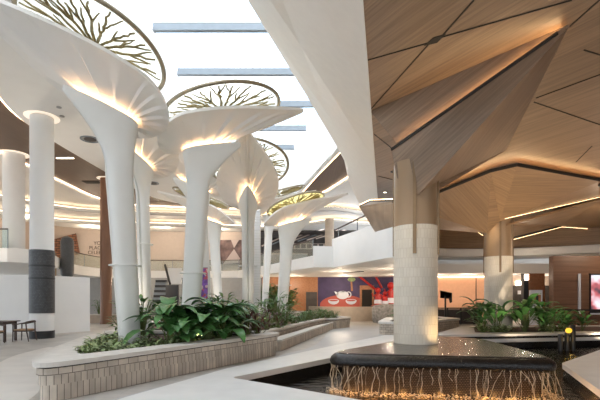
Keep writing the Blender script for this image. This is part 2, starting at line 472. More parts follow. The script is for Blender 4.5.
# ------------------------------------------------------------------ floor, pool
pool = rounded([(-1.35, 8.47), (4.55, 16.1), (7.6, 16.35), (12, 17.15), (15, 17.7), (15, 16.2), (9.7, 13.6), (6.3, 10.35), (4.85, 6.7), (3.4, 4.6)],
               [.12, .1, 1, 1, .1, .1, .6, .45, .5, .3])
coping_out = rounded([(-3.0, 6.2), (-1.62, 9.6), (1.0, 14.0), (3.6, 18.2), (6, 18.2), (16.5, 18.6), (16.5, 12.5), (11.5, 12.0), (8.2, 8.4), (7.2, 3.2), (3, 2.0)], [.8, .5, .5, .1, .1, .1, .1, .5, .5, .5, .5])
floorhole = inset(coping_out, .15)
struct('floor', MB().flat([[(-40, -14), (40, -14), (40, 60), (-40, 60)], floorhole], -.06, 0), 'floor')
o = struct('trim_1', MB().flat([coping_out, pool], -.09, .035), 'pale'); o['label'] = 'pale stone pool edge paving around the fountain pool'
# pool tank
struct('wall_pool', MB().ribbon(inset(pool, -.02), -.75, -.03, .1, True), 'wet')['label'] = 'dark stone side of the fountain pool'
struct('floor_pool', MB().flat([inset(pool, -.15)], -.8, -.72), 'soil')['label'] = 'dark brown bed of the fountain pool'
tag(MB().flat([inset(pool, .0)], -.34, -.32).build('pool_water', 'water'), 'dark rippling water filling the fountain pool', 'water', kind='stuff')
# walkway and pale curved stripe are inlaid in the paving
walk = [(-3.5, 5.6), (-.55, 12.0), (.6, 15), (1.75, 22.9), (3.0, 25), (6, 25), (3.5, 18.4), (.9, 14.0), (-1.72, 9.6), (-2.95, 6.6)]
struct('floor_walkway', MB().flat([smooth_path(walk[:5], 5) + walk[5:]], 0, .004), 'walk')['label'] = 'smooth grey walkway between planter and pool edge'
st = smooth_path([(-6.0, 5.9), (-6.3, 7.6), (-7.0, 9.6), (-7.9, 11.9), (-8.2, 14)], 6)
st2 = smooth_path([(-7.2, 13.5), (-6.2, 11.4), (-5.3, 8.9), (-4.4, 7.2), (-4.1, 6.0)], 6)
struct('floor_stripe', MB().flat([st+st2], 0, .005), 'stripe')['label'] = 'pale curved stone stripe in paving beside the planter'

# ------------------------------------------------------------------ ceilings on the atrium side
L1l = [(-9.2, -14), (-9.2, 3), (-9.4, 9), (-9.9, 13), (-10.75, 15.4), (-11.3, 17.4), (-11.4, 20), (-11.2, 24.3), (-11, 28), (-10.6, 30.8), (-9.1, 33.0), (-6, 33.6), (-3, 32.6), (-.9, 31.2), (.1, 29.6)]
L1 = smooth_path(L1l, 6) + [Vector((1.0, 25.4)), Vector((1.85, 21.9)), Vector((2.2, 20.6))]
L2l = [(-15.1, -14), (-15.1, 3), (-15.1, 20), (-15.1, 28), (-14.9, 31.6), (-13.6, 33.8), (-11, 34.6), (-7, 35.4), (-3, 35.2), (-.2, 33.4), (1.9, 29.4)]
L2 = smooth_path(L2l, 6) + [Vector((2.9, 26.4)), Vector((3.6, 23.5))]
openR = [(-4.4, -10), (-2.9, 5.0), (-1.2, 10.7), (.2, 15.3), (1.5, 19.6)] + [tuple(p) for p in rounded([(1.4, 19.3), (1.85, 20.7), (1.5, 22.3)], [0, 1.2, 0])[1:-1]] + [(-.2, 29.5)]
openL = [(-1.4, 30.3), (-4.4, 30.3), (-5.7, 29), (-5.7, -10), (-4.4, -10)]
soff = [tuple(p) for p in L1] + [(1.75, 20.2), (1.78, 20.75)] + [(-.2+ (1.7+.2)*t, 29.5-7.4*t) for t in (.8, .5, .2)] + [(-.2, 29.5)] + openL[:-1] + [(-5.7, -14)]
struct('ceiling_soffit', MB().flat([soff], 8.84, 8.95), 'white')['label'] = 'curved white soffit around the skylight well'
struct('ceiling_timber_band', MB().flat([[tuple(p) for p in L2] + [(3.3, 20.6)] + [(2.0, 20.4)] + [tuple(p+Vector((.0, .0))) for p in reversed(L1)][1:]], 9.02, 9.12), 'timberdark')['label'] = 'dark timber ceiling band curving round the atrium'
struct('ceiling_outer', MB().flat([[tuple(p) for p in L2] + [(4.6, 27), (5.6, 31), (9, 34), (9, 40), (-28, 40), (-28, -14)]], 8.84, 8.95), 'white')['label'] = 'white outer ceiling beyond the dark timber band'
def led_line(name, path, z, r, m, label, cat='light'):
    return tag(MB().tube([(p[0], p[1], z) for p in path], r, 6).build(name, m), label, cat)
def offs(path, d):
    out = []
    for i, p in enumerate(path):
        t_ = (path[min(i+1, len(path)-1)]-path[max(i-1, 0)]).normalized(); out.append(p+Vector((-t_.y, t_.x))*d)
    return out
led_line('cove_light', offs(L1[14:], .17), 8.992, .02, 'ledcove', 'warm cove light line on the inner edge of the dark timber ceiling band')
led_line('cove_light', offs(L2[10:], -.06), 8.975, .016, 'ledcove', 'warm cove light line on the outer edge of the dark timber ceiling band')
# stepped bulkheads at the back of the gallery
S1 = smooth_path([(-27, 23.5), (-21.3, 28), (-18.4, 32.2), (-15.7, 33.9), (-8, 35.4), (-3.4, 36.6), (-1.2, 36), (.4, 34), (2.0, 32.9), (3.6, 33.4), (5.2, 34.6), (9, 35)], 6)
S2 = smooth_path([(-28.5, 25.5), (-23.2, 30), (-20.2, 34.2), (-16.7, 36), (-8.3, 37.3), (-3.5, 38.4), (-.9, 38), (.9, 36.3), (2.4, 35.1), (4.0, 35.5), (5.4, 36.4), (9, 37)], 6)
def strip_between(a, b, z, th=.05):
    mb = MB()
    for i in range(len(a)-1):
        mb.plate([[(a[i].x, a[i].y, z), (a[i+1].x, a[i+1].y, z), (b[i+1].x, b[i+1].y, z), (b[i].x, b[i].y, z)]], th)
    return mb
S3 = [p+Vector((0, 3.2)) for p in S2]
bw = MB().ribbon([tuple(p) for p in S1], 8.3, 8.58, .06); t = strip_between(S1, [p+Vector((0, 1.6)) for p in S2], 8.3)
bw.add(t.v, t.f); struct('wall_upper_bulkhead', bw, 'white')['label'] = 'upper white wavy bulkhead with cove light'
bw = MB().ribbon([tuple(p) for p in S2], 7.75, 8.02, .06); t = strip_between(S2, S3, 7.75)
bw.add(t.v, t.f); struct('wall_lower_bulkhead', bw, 'white')['label'] = 'lower white wavy bulkhead with cove light'
led_line('cove_light', [p+Vector((.0, .22)) for p in S1], 8.60, .03, 'led', 'wavy warm cove light line on top of the upper white bulkhead')
led_line('cove_light', [p+Vector((.0, .22)) for p in S2], 8.05, .03, 'led', 'wavy warm cove light line on top of the lower white bulkhead')

# ------------------------------------------------------------------ skylight
well = [tuple(p) for p in openR] + openL
struct('wall_skylight_well', MB().ribbon(well, 8.9, 12.1, -.1), 'white')['label'] = 'white upstand walls of the long skylight well'
wn_ = struct('window_1', MB().flat([[(-5.9, -10.2), (3.2, -10.2), (3.2, 31), (-5.9, 31)]], 12.10, 12.13), 'skyglass'); wn_['label'] = 'long glass skylight over the tree columns'
names = ['', '', '', '', '']
for i in range(-2, 5):
    d = 16.4+3.25*i
    lab = ['grey skylight beam out over the camera side of the well', 'grey skylight beam next above the picture edge', 'longest grey skylight beam, crossing the glass high up in the picture',
           'second grey skylight beam down, above the rim of the arched gold disc', 'pale skylight beam partly behind the arched gold disc',
           'short grey skylight beam seen between pointed petals and the well wall', 'smallest grey skylight beam at the deep end of the well'][i+2]
    if d < 14: continue
    t = thing('skylight_beam', lab, 'beam', (-2.5, d, 11.75), 'beams across the skylight')
    x0 = -5.6 if i < 3 else -5.6; x1 = min(2.0, 1.6)
    if d > 20: x1 = 1.5-(d-21.5)*.24
    MB().box((x0, d-.05, 11.80), (x1, d+.05, 12.09)).build('web', 'steel', t)
    MB().box((x0, d-.10, 11.77), (x1, d+.10, 11.82)).build('flange', 'steel', t)

# ------------------------------------------------------------------ white sloping bulkhead beside the skylight and timber ceiling
B0 = [(-4.4, -10, 8.84), (-3.2, 4.2, 8.84), (-1.2, 10.7, 8.84), (.2, 15.3, 8.84), (1.5, 19.6, 8.84), (2.0, 20.7, 8.84), (2.75, 23.4, 8.9), (4.5, 30.6, 8.9)]
Bc = [(-3.2, -10, 7.9), (-1.5, 4.2, 7.9), (.0, 10.7, 7.9), (1.15, 15.3, 7.9), (2.05, 19.6, 7.9), (2.3, 20.7, 7.9), (2.65, 23.4, 7.95), (4.35, 30.6, 8.0)]
def wood_edge(d): return 1.04+(d-7.07)*.198
B2 = [(wood_edge(d), d, 6.42) for d in (-10, 4.2, 10.7, 15.3, 19.6, 20.7, 23.4, 30.6)]
bm_ = MB()
for A_, B_ in ((B0, Bc), (Bc, B2)):
    for i in range(7):
        bm_.plate([[A_[i], A_[i+1], B_[i+1]], [A_[i], B_[i+1], B_[i]]], .08)
struct('wall_bulkhead', bm_, 'beam')['label'] = 'long cream sloping bulkhead between skylight and timber ceiling'
tce = struct('ceiling_timber', MB().flat([[(wood_edge(-14), -14), (22, -14), (22, 31), (wood_edge(31), 31)]], 6.5, 6.6), 'timber')
tce['label'] = 'flat timber boarded ceiling over the fountain'
sm = MB()
def seam(a, b, wd=.022):
    A = Wz(a[0], a[1], 6.495); B = Wz(b[0], b[1], 6.495); sm.beam(A, B, wd, .02)
for a, b in (((368,60),(428,43)), ((442,37),(572,0)), ((474,0),(442,36)), ((428,45),(370,110)), ((370,112),(454,103)), ((374,134),(394,150)), ((534,102),(586,120)), ((586,120),(604,126)), ((536,98),(604,73)), ((592,146),(576,162)), ((568,28),(604,-4)), ((378,176),(394,180)), ((584,50),(604,56))):
    seam(a, b)
sm.plate([[Wz(424,46,6.49), Wz(433,38,6.49), Wz(446,34,6.49), Wz(437,43,6.49)]], .008)
sm.build('seam', 'gap', tce)
# downlights
def downlight(p, label, r=.09, on=True):
    t = thing('ceiling_downlight', label, 'light', p, 'ceiling downlights')
    MB().lathe([(r, p[2]), (r, p[2]-.025), (r*.75, p[2]-.03), (r*.7, p[2]-.005)], p[0], p[1], 16, False).build('trim_ring', 'black', t)
    MB().lathe([(r*.7, p[2]-.012), (r*.7, p[2]-.008)], p[0], p[1], 16).build('lens', 'lampw' if on else 'gap', t)
    return t
downlight(Wz(399, 175, 6.5), 'small downlight in timber ceiling, just beside the wooden column top', .12)
downlight(Wz(394, 171.5, 6.5), 'dark round fitting next to the small lit downlight by the column', .14, False)
downlight(Wz(385, 192, 6.5), 'small lit downlight low in the timber ceiling near the white bulkhead', .12)

# ------------------------------------------------------------------ timber canopies
def lerp(a, b, t): return a+(b-a)*t
C2 = Vector((3.07, 11.7, 0)); C3 = Vector((8.9, 19.3, 0))
cn = thing('timber_canopy', 'large folded timber leaf rising from the fountain column towards the camera', 'canopy', (2.9, 10.6, 4.4), 'folded timber canopies')
V = W(418, 195, 10.38); S0 = W(391.5, 151, 10.9); Mp = Wz(462, 102, 6.2); S1p = Wz(568, 28, 6.36); Rp = Wz(506, 150, 6.42); Cr = W(437, 191, 10.85); Cl = W(397, 178, 10.75)
MB().shell([V, S0, S1p, Rp, Cr, Cl], [(0, 1, 2), (0, 2, 3), (0, 3, 4), (0, 5, 1)], .07, S1p-S0+Vector((0,0,.9))).build('leaf_panel', 'timber2', cn, True, 0, 80)
ed = [S0, S1p.lerp(S0, .04)]
tr_ = MB(); ld_ = MB()
for p, q in zip(ed, ed[1:]):
    tr_.beam(p+Vector((0, 0, .035)), q+Vector((0, 0, .035)), .04, .07)
    ld_.beam(p+Vector((.06, .035, .085)), q+Vector((.06, .035, .085)), .02, .02)
tr_.build('edge_trim', 'gap', cn); ld_.build('led_strip', 'ledslit', cn)
cn2 = thing('timber_canopy', 'triangular timber facet folding down from the ceiling above the lit slot', 'canopy', (2.2, 11.0, 5.6), 'folded timber canopies')
T1 = Wz(371, 112, 6.47); T2 = S1p+Vector((.12, .08, .12)); T3 = S0+Vector((.14, .09, .24)); T4 = Wz(375, 134, 6.4)
MB().shell([T1, T2, T3], [(0, 1, 2)], .03, S1p-S0).build('facet_panel', 'timber2', cn2, True)
MB().beam(Rp+Vector((0,0,.05)), S1p+Vector((0,0,.02)), .05, .04).build('fold_trim', 'timber', cn)
# the left leaf of the fountain column
cn = thing('timber_canopy', 'small timber leaf jutting from the fountain column over the white balcony', 'canopy', (3.0, 13, 4.6), 'folded timber canopies')
a, b, c, d_, e = W(360, 208, 16.4), W(371, 203, 15.8), W(396, 203.5, 11.3), W(396, 226, 11.4), W(375, 232, 15.4)
MB().shell([a, b, c, d_, e], [(0, 1, 2), (0, 2, 3), (0, 3, 4)], .07).build('leaf_panel', 'timber2', cn, True)
MB().beam(a+Vector((0,0,.06)), b+Vector((0,0,.06)), .05, .09).beam(b+Vector((0,0,.06)), c+Vector((0,0,.06)), .05, .09).build('edge_trim', 'gap', cn)
MB().beam(b+Vector((0,.05,.13)), c+Vector((0,.05,.13)), .025, .025).beam(a+Vector((0,.05,.13)), b+Vector((0,.05,.13)), .025, .025).build('led_strip', 'ledthin', cn)
# canopy of the far mosaic column
cn = thing('timber_canopy', 'wide folded timber canopy spreading from the column behind the planted ledge', 'canopy', (8.9, 19.3, 4.6), 'folded timber canopies')
a0 = Wz(404, 206, 6.15); a = Wz(440, 193, 6.2); b = Wz(491, 172.5, 6.2); c = Wz(517, 166.5, 6.2); e = Wz(600, 181.5, 6.2); f = Wz(640, 182, 6.2); g = Wz(598, 197, 6.2); g2 = Wz(640, 186, 6.2)
K1 = W(487, 233, 18.8); K2 = W(500, 221, 18.5)
MB().plate([[K1, a0, a], [K1, a, b], [K1, b, K2], [K2, b, c], [K2, c, e], [K2, e, g], [e, f, g2], [e, g2, g]], .08).build('leaf_panel', 'timber3', cn)
K3 = W(506, 226, 18.7); gg = Wz(602, 199.5, 6.15); h = Wz(640, 232, 6.1); i_ = Wz(562, 226.5, 6.1); j = W(513, 239, 20.0)
MB().plate([[K3, gg, i_], [gg, h, i_], [K3, i_, j]], .08).build('lower_panel', 'timber3', cn)
k = W(488, 238, 20.0); l = W(470, 226.5, 23.2); m_ = W(430, 229, 25.5)
MB().plate([[K1, k, l], [K1, l, m_], [K1, m_, a0]], .08).build('rear_panel', 'timber3', cn)
def canopy_edge(pts, cn, led_up=.17, inw=Vector((0, .06, 0)), r=.035):
    t1 = MB(); t2 = MB()
    for p, q in zip(pts, pts[1:]):
        t1.beam(p+Vector((0,0,.06)), q+Vector((0,0,.06)), .06, .12)
        t2.beam(p+Vector((0,0,led_up))+inw, q+Vector((0,0,led_up))+inw, r, r)
    t1.build('edge_trim', 'gap', cn); t2.build('led_strip', 'ledslit' if r == .015 else 'ledthin', cn)
canopy_edge([a0, a, b, c, e, f], cn, .13, Vector((0, .07, 0)), .015)
canopy_edge([K2+Vector((.15,-.1,.1)), g+Vector((0,-.05,0))], cn, -.03, Vector((0, -.05, .0)), .011)
canopy_edge([j, i_, h], cn, -.03, Vector((0, .0, 0)), .011)
canopy_edge([k, l, m_], cn, -.03, Vector((0, .0, 0)), .011)
dk = thing('ceiling_speaker', 'black recessed ring in timber canopy at the picture edge above the lit slot', 'speaker', Wz(596, 190, 6.15))
MB().lathe([(.42, 6.06), (.5, 6.12), (.5, 6.2)], dk.location.x, dk.location.y-1.0, 24).build('ring', 'black', dk)

# ------------------------------------------------------------------ mosaic columns
def mosaic_column(cx, cy, z0, zt, ztop, label, r=.585):
    t = thing('mosaic_column', label, 'column', (cx, cy, z0), 'relief tiled columns')
    MB().lathe([(r, z0), (r, zt)], cx, cy, 48).build('tiled_shaft', 'mosaic', t, True)
    MB().lathe([(r*.985, zt), (r*.985, ztop)], cx, cy, 48).build('timber_collar', 'timbercol', t, True)
    for an in (-107, -25, 60, 150):
        q = math.radians(an); p = Vector((cx+math.cos(q)*(r+.01), cy+math.sin(q)*(r+.01), 0))
        MB().beam(p+Vector((0,0,zt-.72)), p+Vector((0,0,ztop-.05)), .085, .05, Vector((math.cos(q), math.sin(q), 0))).build('brass_bar', 'brass', t)
mosaic_column(2.94, 10.95, .463, 3.40, 5.0, 'big cream relief-tiled column standing on the black fountain stone', .545)
mosaic_column(8.9, 19.3, .25, 3.44, 5.2, 'cream relief-tiled column standing in the plants behind the pool')

# ------------------------------------------------------------------ fountain
fo = rounded([(.24, 8.80), (4.95, 7.98), (5.25, 12.0), (3.9, 13.4)], [.6, .45, .9, .8], 10)
ft = thing('fountain_stone', 'black wet fountain stone spilling water into the dark pool', 'fountain', (3, 10, -.25))
rings = []
for dd, z in ((.30, .18), (.10, .18), (.025, .22), (0, .29), (.03, .37), (.10, .43), (.2, .455)):
    rings.append([(p.x, p.y, z) for p in inset(fo, dd)])
MB().loft(rings).build('lip', 'wet', ft, True)
MB().flat([inset(fo, .17)], .445, .462).build('water_film', 'wettop', ft)
MB().flat([inset(fo, .26)], -.72, .19).build('tiled_plinth', 'plinth', ft)
# falling water
per = inset(fo, .035); n = len(per)
pts = []
for i in range(n):
    a_ = per[i]; b_ = per[(i+1) % n]; L_ = (b_-a_).length
    for q in range(max(1, int(L_/.05))): pts.append(a_.lerp(b_, q/max(1, int(L_/.05))))
front = [p for p in pts if p.y < 9.3 or (p.x > 4.6 and p.y < 10.2)]
jet = MB(); rnd = random.Random(3)
for p in front:
    for rep_ in range(2):
        if rnd.random() < .38:
            z = .22; q = Vector((p.x+rnd.uniform(-.02, .02), p.y)); path = []; rr = []
            tilt = rnd.choice([0, 0, rnd.uniform(-.3, .3), rnd.uniform(-.15, .15)]); wob = rnd.uniform(0, .03); pw0 = rnd.uniform(0, 6)
            end = -.33 if rnd.random() < .62 else rnd.uniform(-.2, .1)
            r0 = rnd.uniform(.002, .0085)
            for s_ in range(13):
                f_ = s_/12
                path.append((q.x+tilt*f_+wob*math.sin(pw0+f_*7)+rnd.uniform(-.007, .007), q.y-.05*f_+rnd.uniform(-.006, .006), z+(end-z)*f_**1.25)); rr.append(r0*rnd.uniform(.35, 1.5))
            jet.tube(path, rr, 5)
tag(jet.build('falling_water', 'jet', None, True), 'lit strands of water falling from the black fountain lip', 'water', kind='stuff')
fm = MB()
for p in front:
    for q in range(9):
        r_ = rnd.uniform(.004, .013); fm.ball((p.x+rnd.uniform(-.12, .12), p.y+rnd.gauss(-.08, .12), -.322+rnd.uniform(-.004, .03)), r_, 6, 4, (1.4, 1.4, rnd.uniform(.4, 1.0)))
tag(fm.build('splash_foam', 'foam', None, True), 'splashing foam coloured golden as if lamp-lit along the foot of the black fountain stone', 'foam', kind='stuff')
for x, y in [(.62+.36*q, 8.76-.075*q) for q in range(13)]+[(5.12, 8.6), (5.15, 9.3)]:
    lamp('pool_lamp', 'POINT', (x, y-.04, -.42), 48, (1, .72, .40), .05)

# ------------------------------------------------------------------ tiled planters
def planter(name, label, poly, zt, zsoil, soil_in=.42, cat='planter', hole=None):
    cx = sum(p.x for p in poly)/len(poly); cy = sum(p.y for p in poly)/len(poly)
    t = thing(name, label, cat, (cx, cy, 0), 'tiled planters')
    ins = hole or inset(poly, soil_in)
    MB().flat([poly, ins], zt-.075, zt).build('coping', 'stone', t, bevel=.02)
    p1 = inset(poly, .05); p2 = inset(poly, .075); p3 = inset(poly, .1)
    MB().flat([p2, inset(poly, soil_in+.02)], zt-.105, zt-.074).build('shadow_joint', 'gap', t)
    MB().flat([p1, inset(poly, soil_in+.02)], zt-.21, zt-.1).build('tile_course', 'tilewall2', t)
    MB().flat([p2, inset(poly, soil_in+.02)], max(zt-.36, .05), zt-.21).build('upright_tiles', 'tilewall', t)
    if zt > .42: MB().flat([p3, inset(poly, soil_in+.02)], .0, max(zt-.36, .05)).build('base_tiles', 'tilewall', t)
    MB().flat([inset(poly, soil_in-.01)], .02, zsoil).build('soil_bed', 'soil', t)
    return t
p1 = rounded([(-3.95, 6.1), (-.5, 12.15), (-1.35, 12.9), (-5.2, 13.2), (-5.7, 11.6), (-4.85, 8.35)], [.42, .35, .3, .3, 1.2, 1.5], 10)
hole1 = rounded([(-3.86, 7.46), (-1.0, 12.1), (-1.55, 12.6), (-5.1, 12.85), (-5.2, 11.3), (-4.85, 9.9), (-4.35, 8.4)], [.15, .3, .2, .3, .5, .5, .5], 6)
planter('planter_bed', 'long curved planter with pale coping and tiled side beneath the first tree columns', p1, .62, .5, .40, hole=hole1)
p2 = rounded([(-1.15, 13.05), (.5, 19.6), (1.35, 22.1), (1.95, 22.3), (2.85, 23.6), (2.4, 25.2), (-7.2, 25.2), (-6.2, 13.45)], [.1, .5, .3, .1, .3, .3, .3, .3], 6)
planter('planter_bed', 'farther tiled planter with a low bench step along its walkway side', p2, .55, .46, .30)
bs = [(-.62, 12.9), (1.68, 22.4), (1.52, 22.08), (.60, 19.5), (-1.02, 13.02)]
bt = thing('bench_step', 'low tiled bench step running along the farther planter', 'bench', (0, 17, 0))
bsv = [Vector(p)+Vector((.07, -.01)) for p in bs]
MB().flat([bsv], .29, .35).build('seat_slab', 'stone', bt)
MB().flat([inset(bsv, .03)], 0, .29).build('tiled_base', 'tilewall', bt)
p3 = rounded([(-7.5, 30), (.3, 30), (.6, 31), (.2, 33), (-7.5, 33)], [.3, .3, .3, .3, .3], 5)
planter('planter_bed', 'tiled planter farthest back, in front of the orange timber wall', p3, .62, .5, .3)
# pool ledge planter on the far side of the pool
p4 = rounded([(4.95, 16.2), (7.6, 16.45), (12, 17.25), (16, 18.0), (16, 22), (8.0, 21.4)], [.1, .6, .6, .1, .1, .3], 6)
t4 = thing('planter_bed', 'planted stone ledge along the far edge of the dark pool', 'planter', (10, 18, 0), 'tiled planters')
MB().flat([p4, rounded([(7.0, 17.2), (12, 18.0), (15.6, 18.6), (15.6, 21.5), (8.4, 20.8)], [.2, .4, .1, .1, .2], 5)], .13, .21).build('coping', 'stone', t4)
MB().flat([inset(p4, .06)], -.1, .13).build('dark_base', 'wet', t4)
MB().flat([inset(p4, .3)], .12, .17).build('soil_bed', 'soil', t4)
# bench planter behind the fountain column
p5 = rounded([(3.35, 18.7), (5.0, 18.3), (6.5, 20.2), (8.2, 21.9), (7.6, 24.5), (4.6, 23)], [.4, .3, .4, .3, .3, .4], 6)
t5 = thing('planter_bed', 'low white stone planter bench behind the fountain column', 'planter', (5.6, 21, 0), 'tiled planters')
MB().flat([p5, inset(p5, .5)], .48, .57).build('coping', 'pale', t5)
MB().flat([inset(p5, .06)], 0, .48).build('tiled_base', 'tilewall2', t5)
MB().flat([inset(p5, .49)], .47, .52).build('soil_bed', 'soil', t5)

# ------------------------------------------------------------------ petal trees
def petal_tree(x, y, phi, zc, label, z0=.45, k=1.0, lean=.25, slope=.32, bands=(), disc=True, sd=.95, R=1.45, draise=1.15, tw=1.0, Sp=3.0, W_=1.15, petal_raise=.75, seed=1, Wf=None, dmat='disc', roll=0, dw=0):
    rn = random.Random(seed)
    u = Vector((math.cos(phi), math.sin(phi), 0)); v = Vector((-u.y, u.x, 0)); O = Vector((x, y, 0))
    t = thing('petal_tree', label, 'tree column', (x, y, z0), 'white petal tree columns')
    def P(s, w_, z): return O + u*s + v*w_ + Vector((0, 0, z))
    angs = [0, .10, .2] + [(.2+(2*PI-.4)*i/37) for i in range(1, 37)] + [2*PI-.2, 2*PI-.10]
    def sg(a, e): return math.copysign(abs(a)**e, a)
    def ring(z, scen, am, ap, b, tip, slant, shrink=1.0, notch=.09, dz=0):
        r = []
        for i, an in enumerate(angs):
            c_, s_ = math.cos(an), math.sin(an)
            s = (ap if c_ > 0 else am)*sg(c_, .7)*shrink
            ww = b*sg(s_, .7)*shrink
            if c_ > 0: ww *= 1-tip*c_
            if i == 0: s -= notch*shrink
            r.append(P(scen+s, ww, z+slant*(scen+s)+dz))
        return r
    zf = zc-1.15*k
    rings = []
    for i in range(7):
        q = i/6
        rings.append(ring(z0+(zf-z0)*q, lean*(q-.0), (.235+.065*q)*k*tw, (.235+.065*q)*k*tw, (.205+.03*q)*k*tw, .0, 0))
    for i in range(1, 11):
        q = i/10
        rings.append(ring(zf+1.15*k*q, lean, (.30*tw+.10*q*q)*k, (.30*tw+.92*q**2.6)*k, (.235*tw+.12*q**3.5)*k, .78*q, slope*q**1.3))
    top = lambda sh, dz: ring(zc, lean, (.30*tw+.10)*k, (.30*tw+.92)*k, (.235*tw+.12)*k, .78, slope, sh, 0, dz)
    rings.append(top(1.0, .07)); rings.append(top(.985, .13)); rings.append(top(.96, .13)); rings.append(top(.94, .0))
    MB().loft(rings).build('trunk', 'tree', t, True)
    MB().tube(top(.85, .025), .022, 6, True).build('light_strip', 'ledtree', t)
    # petal shell
    NA, NT = 176, 9; NP = 22
    lo = []; hi = []
    def collar(th):
        c_, s_ = math.cos(th), math.sin(th)
        s = ((.30*tw+.92)*k if c_ > 0 else (.30*tw+.10)*k)*sg(c_, .7)*.56
        ww = (.235*tw+.12)*k*sg(s_, .7)*.56
        if c_ > 0: ww *= 1-.78*c_
        return lean+s, ww
    def rim(th):
        c_, s_ = math.cos(th), math.sin(th)
        if c_ > 0: s = .25+Sp*sg(c_, .92); ww = W_*sg(s_, .85)*(1-.74*c_**1.7)
        else: s = .25+1.05*sg(c_, .85); ww = W_*sg(s_, .85)
        if Wf and ww < 0: ww *= Wf/W_
        return s*k, ww*k
    for it in range(-1, NT):
        tt = max(0, it)/(NT-1); r1 = []; r2 = []
        for ia in range(NA):
            th = 2*PI*ia/NA
            s0_, w0_ = collar(th); s1_, w1_ = rim(th)
            s = lerp(s0_, s1_, tt); w_ = lerp(w0_, w1_, tt)
            f_ = (1-(1-tt)**1.5)*(1-.6*max(0, -math.cos(th))**1.5)
            ph = (th/(2*PI)*NP) % 1
            z = zc+slope*s+(.14 if it >= 0 else -.04)+(petal_raise-.14)*k*f_+.085*k*math.sin(PI*tt)**.6*(ph-.5)
            r1.append(P(s, w_, z)); r2.append(P(s, w_, z+.08*k))
        lo.append(r1); hi.append(r2)
    MB().loft(lo+hi[::-1], False).build('petal', 'petal', t, True)
    if disc:
        sdk = sd*k
        def D(r, a_, dz=0):
            s = sdk+r*math.cos(a_); w_ = r*math.sin(a_); return P(s, w_+dw, zc+slope*s+draise*k+roll*w_+dz)
        Rk = R*k
        MB().tube([D(Rk, 2*PI*i/72) for i in range(72)], .05*k, 8, True).build('disc_rim', 'bronze', t, True)
        MB().loft([[D(.02, 2*PI*i/48) for i in range(48)], [D(Rk-.02, 2*PI*i/48) for i in range(48)], [D(Rk-.02, 2*PI*i/48, .025) for i in range(48)], [D(.02, 2*PI*i/48, .025) for i in range(48)]], True).build('glass_disc', dmat, t)
        br = MB()
        def run(r, a_, r1, da, wd):
            pts_ = []; rr = []; m_ = max(2, int((r1-r)/(.10*k)))
            for q in range(m_+1):
                f_ = q/m_
                pts_.append(D(lerp(r, r1, f_), a_+da*(1-(1-f_)**1.6)+(rn.uniform(-.012, .012)/max(.4, r) if 0 < q < m_ else 0), -.03)); rr.append(lerp(wd, wd*.6, f_))
            br.tube(pts_, rr, 4)
        nb = 21
        for i in range(nb):
            a_ = 2*PI*i/nb+rn.uniform(-.04, .04); r1 = Rk*rn.uniform(.86, .95); da = rn.uniform(-.05, .05)
            run(.2*k, a_, r1, da, 0.038*k)
            for q in range(2 if rn.random() < .7 else 3):
                rs = Rk*rn.uniform(.35, .72); am_ = a_+da*(1-(1-(rs-.2*k)/(r1-.2*k))**1.6)
                run(rs, am_, min(Rk*.95, rs+Rk*rn.uniform(.22, .42)), (1 if q % 2 else -1)*rn.uniform(.09, .15)*Rk*.8/rs**.6*.8, .028*k)
        br.build('branch_lattice', 'gold', t)
    for zb in bands:
        q = (zb-z0)/(zf-z0); R_ = (.235+.065*q)*k*tw+.09
        pts_ = [P(lean*q+R_*math.cos(2*PI*i/32), (R_-.03)*math.sin(2*PI*i/32), zb) for i in range(32)]
        mb = MB().tube(pts_, .018, 6, True)
        for i in (4, 12, 20, 28): mb.beam(pts_[i], P(lean*q, 0, zb), .025, .02)
        mb.build('bracket_ring', 'tree', t)
    return t
rad = math.radians
petal_tree(-4.07, 10.3, rad(224), 5.62, 'white petal tree nearest the planter tip, trunk rising from low pale ground cover', bands=(2.37, .56), seed=2, Wf=1.75, dw=.4)
petal_tree(-3.15, 12.2, rad(2), 5.62, 'white petal tree behind the broad-leaved plants, a long pointed petal under its arched disc', bands=(2.3,), seed=5, W_=1.2, slope=.20, petal_raise=.66, R=1.6, draise=1.1)
petal_tree(-1.98, 16.4, rad(-84), 4.95, 'white petal tree seen end-on with a dark slot down its trunk', bands=(2.8,), seed=8, slope=.30)
petal_tree(-.9, 20.2, rad(4), 4.85, 'white petal tree with a flat golden disc standing at the end of the planting', bands=(2.2,), seed=11, slope=.29, z0=.4, W_=1.0, k=.98, roll=-.13, draise=.95, sd=.72, R=1.35, dmat='discglow')
petal_tree(-5.22, 14.6, rad(-97), 5.75, 'white petal tree with a slender split trunk just behind the planter tip tree', bands=(3.4,), seed=13, tw=.8)
petal_tree(-3.75, 17.4, rad(215), 5.7, 'slender white petal tree half hidden behind the broad-leaved planting', bands=(2.9,), seed=17, tw=.8)
petal_tree(-4.15, 22.2, rad(178), 5.3, 'small white petal tree deep in the planting before the dotted poster', bands=(2.9,), seed=19, tw=.85, R=1.4)
petal_tree(-2.0, 24.0, rad(25), 6.1, 'tall slim white petal tree behind the end-on slotted one', seed=23, tw=.7, R=1.4, W_=1.0)
lp = thing('louvre_post', 'white slatted post standing behind the end-on slotted tree', 'post', (-1.95, 18.6, .45))
MB().box((-2.0, 18.5, .45), (-1.72, 18.8, 7.2)).build('post', 'tree', lp)
sl = MB()
for i in range(56): sl.box((-2.01, 18.46, .6+i*.115), (-1.71, 18.51, .68+i*.115))
sl.build('slat', 'white', lp)

